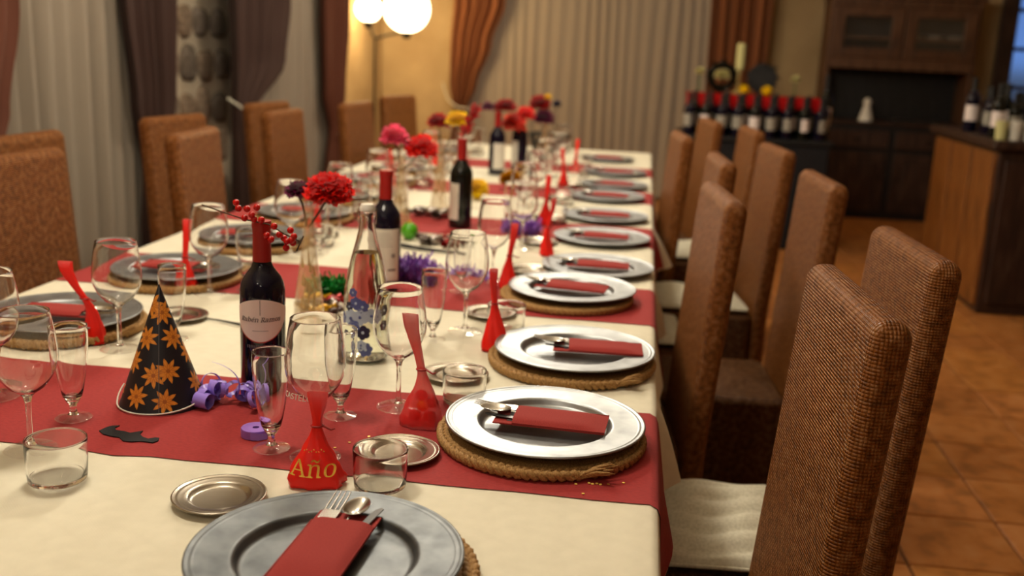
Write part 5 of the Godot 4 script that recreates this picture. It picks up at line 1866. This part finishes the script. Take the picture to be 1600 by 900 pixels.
func build_party_bits() -> void:
	var y := T + 0.0018
	# moustache cut from black paper
	var o := thing("paper_moustache", V(-0.515, 1.352, y), 0.0, "black paper moustache lying on the first red runner", "moustache")
	var pts := PackedVector2Array()
	for p in [[478, 772], [486, 752], [503, 738], [535, 733], [527, 748], [548, 760], [590, 762], [625, 768], [648, 758], [668, 750], [672, 768], [700, 782], [735, 790], [757, 780], [778, 780], [788, 795], [775, 808], [745, 806], [715, 806], [680, 813], [640, 813], [603, 796], [560, 794], [515, 787]]:
		pts.append(Vector2((p[0] - 633.0) / 3.104 * 0.00102, (p[1] - 775.0) / 3.104 * 0.00215))
	var g := G.new()
	g.extrude(pts, 0.0003, 0.0018)
	put("paper", g, M.black_paper, o)
	# purple curling ribbon at the bottle's foot
	o = thing("curling_ribbon", V(-0.415, 1.515, y), 0.0, "tangle of shiny purple curling ribbon between hat and bottle", "ribbon")
	for k in 17:
		var c := Vector3(rng.randf_range(-0.055, 0.055), rng.randf_range(0.014, 0.028), rng.randf_range(-0.02, 0.025))
		var ax := Vector3(rng.randf_range(-1, 1), rng.randf_range(-0.4, 0.6), rng.randf_range(-1, 1)).normalized()
		var r := rng.randf_range(0.010, 0.016)
		var gg := curl(c, r, rng.randf_range(0.8, 1.7), 0.0075, ax, rng.randf_range(0.003, 0.009), rng.randf() * TAU)
		for i in gg.v.size():
			gg.v[i].y = maxf(gg.v[i].y, 0.0012)
		put("ribbon_loop", gg, M.ribbon, o)
	put("ribbon_loop", curl(Vector3(-0.046, 0.014, 0.03), 0.0125, 1.2, 0.026, Vector3(1, 0, 0.3).normalized(), 0.004), M.ribbon, o)
	for k in 3:
		var d: Vector3 = [Vector3(-0.03, 0.055, 0.0), Vector3(0.055, 0.02, 0.05), Vector3(0.018, 0.06, -0.012)][k]
		var lo := PackedVector3Array()
		var hi := PackedVector3Array()
		for i in 15:
			var q := i / 14.0
			var p: Vector3 = Vector3(0.01 * k, 0.012, 0.0) + d * q + Vector3(0.02 * sin(q * 4.0), 0.012 * sin(q * PI) - (0.02 * q * q if k == 1 else 0.0), 0.01 * sin(q * 5.0))
			p.y = maxf(p.y, 0.0015)
			lo.append(p - Vector3(0.0, 0.001, 0.003))
			hi.append(p + Vector3(0.0, 0.001, 0.003))
		g = G.new()
		g.grid([lo, hi])
		put("ribbon_loop", g, M.ribbon, o)
	# roll of streamer
	o = thing("streamer_roll", V(-0.335, 1.395, y), 0.0, "small purple paper streamer roll left of the nearest flute glass", "streamer")
	g = G.new()
	g.lathe([Vector2(0.005, 0.0), Vector2(0.0215, 0.0), Vector2(0.0225, 0.001), Vector2(0.0225, 0.0125), Vector2(0.0215, 0.0138), Vector2(0.018, 0.0130), Vector2(0.015, 0.0140), Vector2(0.011, 0.0128), Vector2(0.005, 0.0135), Vector2(0.005, 0.0)], 36)
	put("paper_coil", g, M.tinsel_purple, o)
	g = G.new()
	g.grid(([PackedVector3Array([Vector3(0.0, 0.0012, 0.0225), Vector3(0.012, 0.0012, 0.0225), Vector3(0.024, 0.003, 0.017)]), PackedVector3Array([Vector3(0.0, 0.0128, 0.0229), Vector3(0.012, 0.0128, 0.0229), Vector3(0.024, 0.012, 0.0175)])]))
	put("paper_tail", g, M.ribbon, o)
	# thin dark sprig on the cream cloth
	g = G.new()
	g.tube([V(-0.69, 1.995, y + 0.0015), V(-0.65, 1.985, y + 0.0025), V(-0.60, 1.965, y + 0.0035), V(-0.575, 1.955, y + 0.004)], [0.0012, 0.0018, 0.0026, 0.0036], 6)
	tag(put("party_blower", g, M.iron), "thin dark party stick lying left of the labelled bottle", "party stick")
	# tinsel heaps
	for k in 4:
		var c: Vector3 = [V(-0.50, 2.27, y), V(-0.335, 2.47, y), V(-0.155, 3.26, y), V(-0.215, 2.57, y)][k]
		g = G.new()
		tinsel(g, Vector3.ZERO, [Vector3(0.040, 0.034, 0.03), Vector3(0.045, 0.05, 0.035), Vector3(0.05, 0.035, 0.04), Vector3(0.06, 0.012, 0.03)][k], [600, 900, 480, 120][k], [0.022, 0.030, 0.024, 0.03][k], 0.0024)
		var t := put("tinsel_heap", g, [M.tinsel_green, M.tinsel_purple, M.tinsel_purple, M.tinsel_purple][k])
		t.position = c
		tag(t, ["heap of shiny green tinsel between vase and water bottle", "purple tinsel heap right of the white labelled bottle", "blurred purple tinsel by the fifth right place", "flat purple tinsel strands behind the small flute"][k], "tinsel", "", "")
	# foil sweets
	var sw := [[-0.505, 2.215, 0.3, "foil_gold"], [-0.468, 2.20, 1.2, "foil_red"], [-0.492, 2.165, 0.1, "foil_brown"], [-0.448, 2.155, 2.0, "tinsel_silver"], [-0.46, 2.115, 0.8, "foil_gold"], [-0.505, 2.12, 2.4, "foil_brown"], [-0.43, 2.20, 0.2, "foil_red"], [-0.43, 2.09, 1.3, "foil_brown"]]
	for k in sw.size():
		wrapped_sweet(V(sw[k][0], sw[k][1], y), sw[k][2], M[sw[k][3]], "%s wrapped sweet in the pile behind the vase, %s" % [{"foil_gold": "gold", "foil_red": "red", "foil_brown": "brown", "tinsel_silver": "silver"}[sw[k][3]], ["at its back left", "at its back middle", "at its left", "at its right", "at its front", "at its front left", "at its back right", "nearest the viewer"][k]], 1.0)
	sw = [[-0.385, 2.975, 0.4, "tinsel_silver", 1.5], [-0.345, 2.965, 1.4, "foil_red", 1.2], [-0.42, 2.985, 2.2, "foil_brown", 1.4], [-0.39, 3.02, 0.9, "foil_red", 1.2], [-0.31, 2.985, 0.1, "foil_brown", 1.3], [-0.50, 3.47, 0.2, "tinsel_silver", 1.8], [-0.455, 3.455, 1.2, "tinsel_silver", 1.8], [-0.545, 3.475, 0.7, "foil_brown", 1.7]]
	for k in sw.size():
		wrapped_sweet(V(sw[k][0], sw[k][1], y), sw[k][2], M[sw[k][3]], "%s foil sweet %s" % [["silver", "red", "dark", "small red", "brown", "left silver", "right silver", "brown"][k], ["beside the green ball", "right of the silver one by the green ball", "close to the green ball", "behind the silver one by the green ball", "farthest right of the green ball", "on the third red runner", "on the third red runner by the bottle", "leftmost on the third red runner"][k]], sw[k][4])
	# bright green ball ornament and green bow
	g = G.new()
	o = thing("green_ball", V(-0.478, 3.03, y), 0.0, "bright green round bauble in mid table", "bauble")
	g.ball(Vector3(0, 0.027, 0), 0.027, 20, 14)
	put("ball", g, M.lime, o)
	g = G.new()
	g.lathe([Vector2(0, 0.0525), Vector2(0.007, 0.0525), Vector2(0.007, 0.060), Vector2(0, 0.061)], 12)
	put("cap", g, M.gold, o)
	o = thing("green_bow", V(-0.287, 3.07, y), 0.0, "lime green paper bow right of the bauble", "bow")
	for k in 5:
		g = G.new()
		var a := TAU * k / 5.0
		g.ball(Vector3(0.015 * cos(a), 0.017 + 0.010 * sin(a), 0.006 * sin(a * 2.0)), Vector3(0.013, 0.009, 0.008), 10, 6)
		put("loop", g, M.lime, o)
	# dark party blower lying along the middle
	g = G.new()
	g.tube([V(-0.53, 2.92, y + 0.008), V(-0.40, 2.86, y + 0.008), V(-0.26, 2.83, y + 0.007)], [0.007, 0.006, 0.003], 8)
	tag(put("party_horn", g, M.black), "long dark party horn lying in front of the green bauble", "party horn")
	for k in 2:
		g = G.new()
		ruffled_head(g, Vector3(0, 0.04, 0), 0.05, 50, 0.9)
		g.ball(Vector3(0, 0.026, 0), 0.0255, 10, 6)
		var p := put("yellow_blossom", g, M.petal_yellow if k == 0 else M.foil_gold)
		p.position = V([-0.42, -0.335][k], [3.95, 4.30][k], y)
		tag(p, ["yellow blossom lying right of the mid table bottle", "dull gold blossom lying farther down the table"][k], "flower")
	var cf := [[0.158, 1.327], [0.176, 1.335], [0.181, 1.333], [0.187, 1.336], [0.192, 1.334], [0.203, 1.337], [0.224, 1.347], [0.170, 1.298], [-0.19, 1.40], [-0.175, 1.385], [-0.16, 1.41], [-0.168, 1.43], [-0.205, 1.375]]
	for c in cf:
		g = G.new()
		g.lathe([Vector2(0, 0.0002), Vector2(0.0023, 0.0002), Vector2(0.0023, 0.0006), Vector2(0, 0.0006)], 6, Transform3D(Basis(Vector3(1, 0, 0.4).normalized(), rng.randf_range(-0.25, 0.25)), Vector3(0, 0.0007, 0)))
		var p := put("confetti_dot", g, M.glitter)
		p.position = V(c[0], c[1], y)
		tag(p, "tiny gold confetti dot beside the mat of the first right plate" if c[0] > 0.0 else "tiny gold confetti dot on the red runner behind the lettered bag", "confetti", "gold confetti")

func _ready() -> void:
	rng.seed = 20240131
	var cam := Camera3D.new()
	cam.name = "camera"
	var r := Vector3(0.99042562, 0.04437513, -0.13072082)
	var u := Vector3(-0.07299485, 0.97206457, -0.22307448)
	var b := Vector3(0.11717012, 0.23048063, 0.96599681)
	cam.transform = Transform3D(Basis(r, u, b), Vector3(0.2162, T + 0.59443, 0.0))
	cam.keep_aspect = Camera3D.KEEP_HEIGHT
	cam.near = 0.05
	cam.far = 60.0
	cam.fov = rad_to_deg(2.0 * atan(450.0 / 1588.63))
	var at := CameraAttributesPhysical.new()
	at.frustum_focal_length = 12.0 * 1588.63 / 450.0
	at.frustum_focus_distance = 1.46
	at.exposure_aperture = 3.7
	at.frustum_near = 0.05
	at.frustum_far = 60.0
	cam.attributes = at
	add_child(cam)
	cam.current = true
	var we := WorldEnvironment.new()
	we.name = "environment"
	var env := Environment.new()
	env.background_mode = Environment.BG_SKY
	var sky := Sky.new()
	var sm := ProceduralSkyMaterial.new()
	sm.sky_top_color = Color(0.16, 0.28, 0.55)
	sm.sky_horizon_color = Color(0.40, 0.58, 0.88)
	sm.ground_horizon_color = Color(0.30, 0.40, 0.55)
	sm.ground_bottom_color = Color(0.10, 0.12, 0.16)
	sky.sky_material = sm
	env.sky = sky
	env.tonemap_mode = Environment.TONE_MAPPER_LINEAR
	env.tonemap_exposure = 0.90
	env.sdfgi_enabled = true
	env.ssao_enabled = true
	env.ssil_enabled = true
	we.environment = env
	add_child(we)
	make_materials()
	var pl := [[-0.65, 1.5, 0.52, "first"], [-0.6, 3.05, 0.54, "second"], [-0.4, 4.6, 0.62, "third"], [-0.4, 6.2, 0.50, "fourth"], [-0.75, -0.7, 0.24, "first behind"], [0.35, -1.9, 0.08, "second behind"]]
	for k in pl:
		pendant(k[0], k[1], 2.4, k[2], 0.13 if k[1] > 0.0 else 0.065, Color(1.0, 0.965, 0.89), "round opal pendant lamp on the ceiling, %s the viewer" % (k[3] if k[1] < 0 else k[3] + " ahead of"))
	floor_lamp()
	build_room()
	build_table()
	build_curtains()
	build_cabinet()
	build_bar()
	build_display()
	build_chairs()
	build_places()
	build_bottles()
	build_hat()
	build_centre()
	build_party_bits()
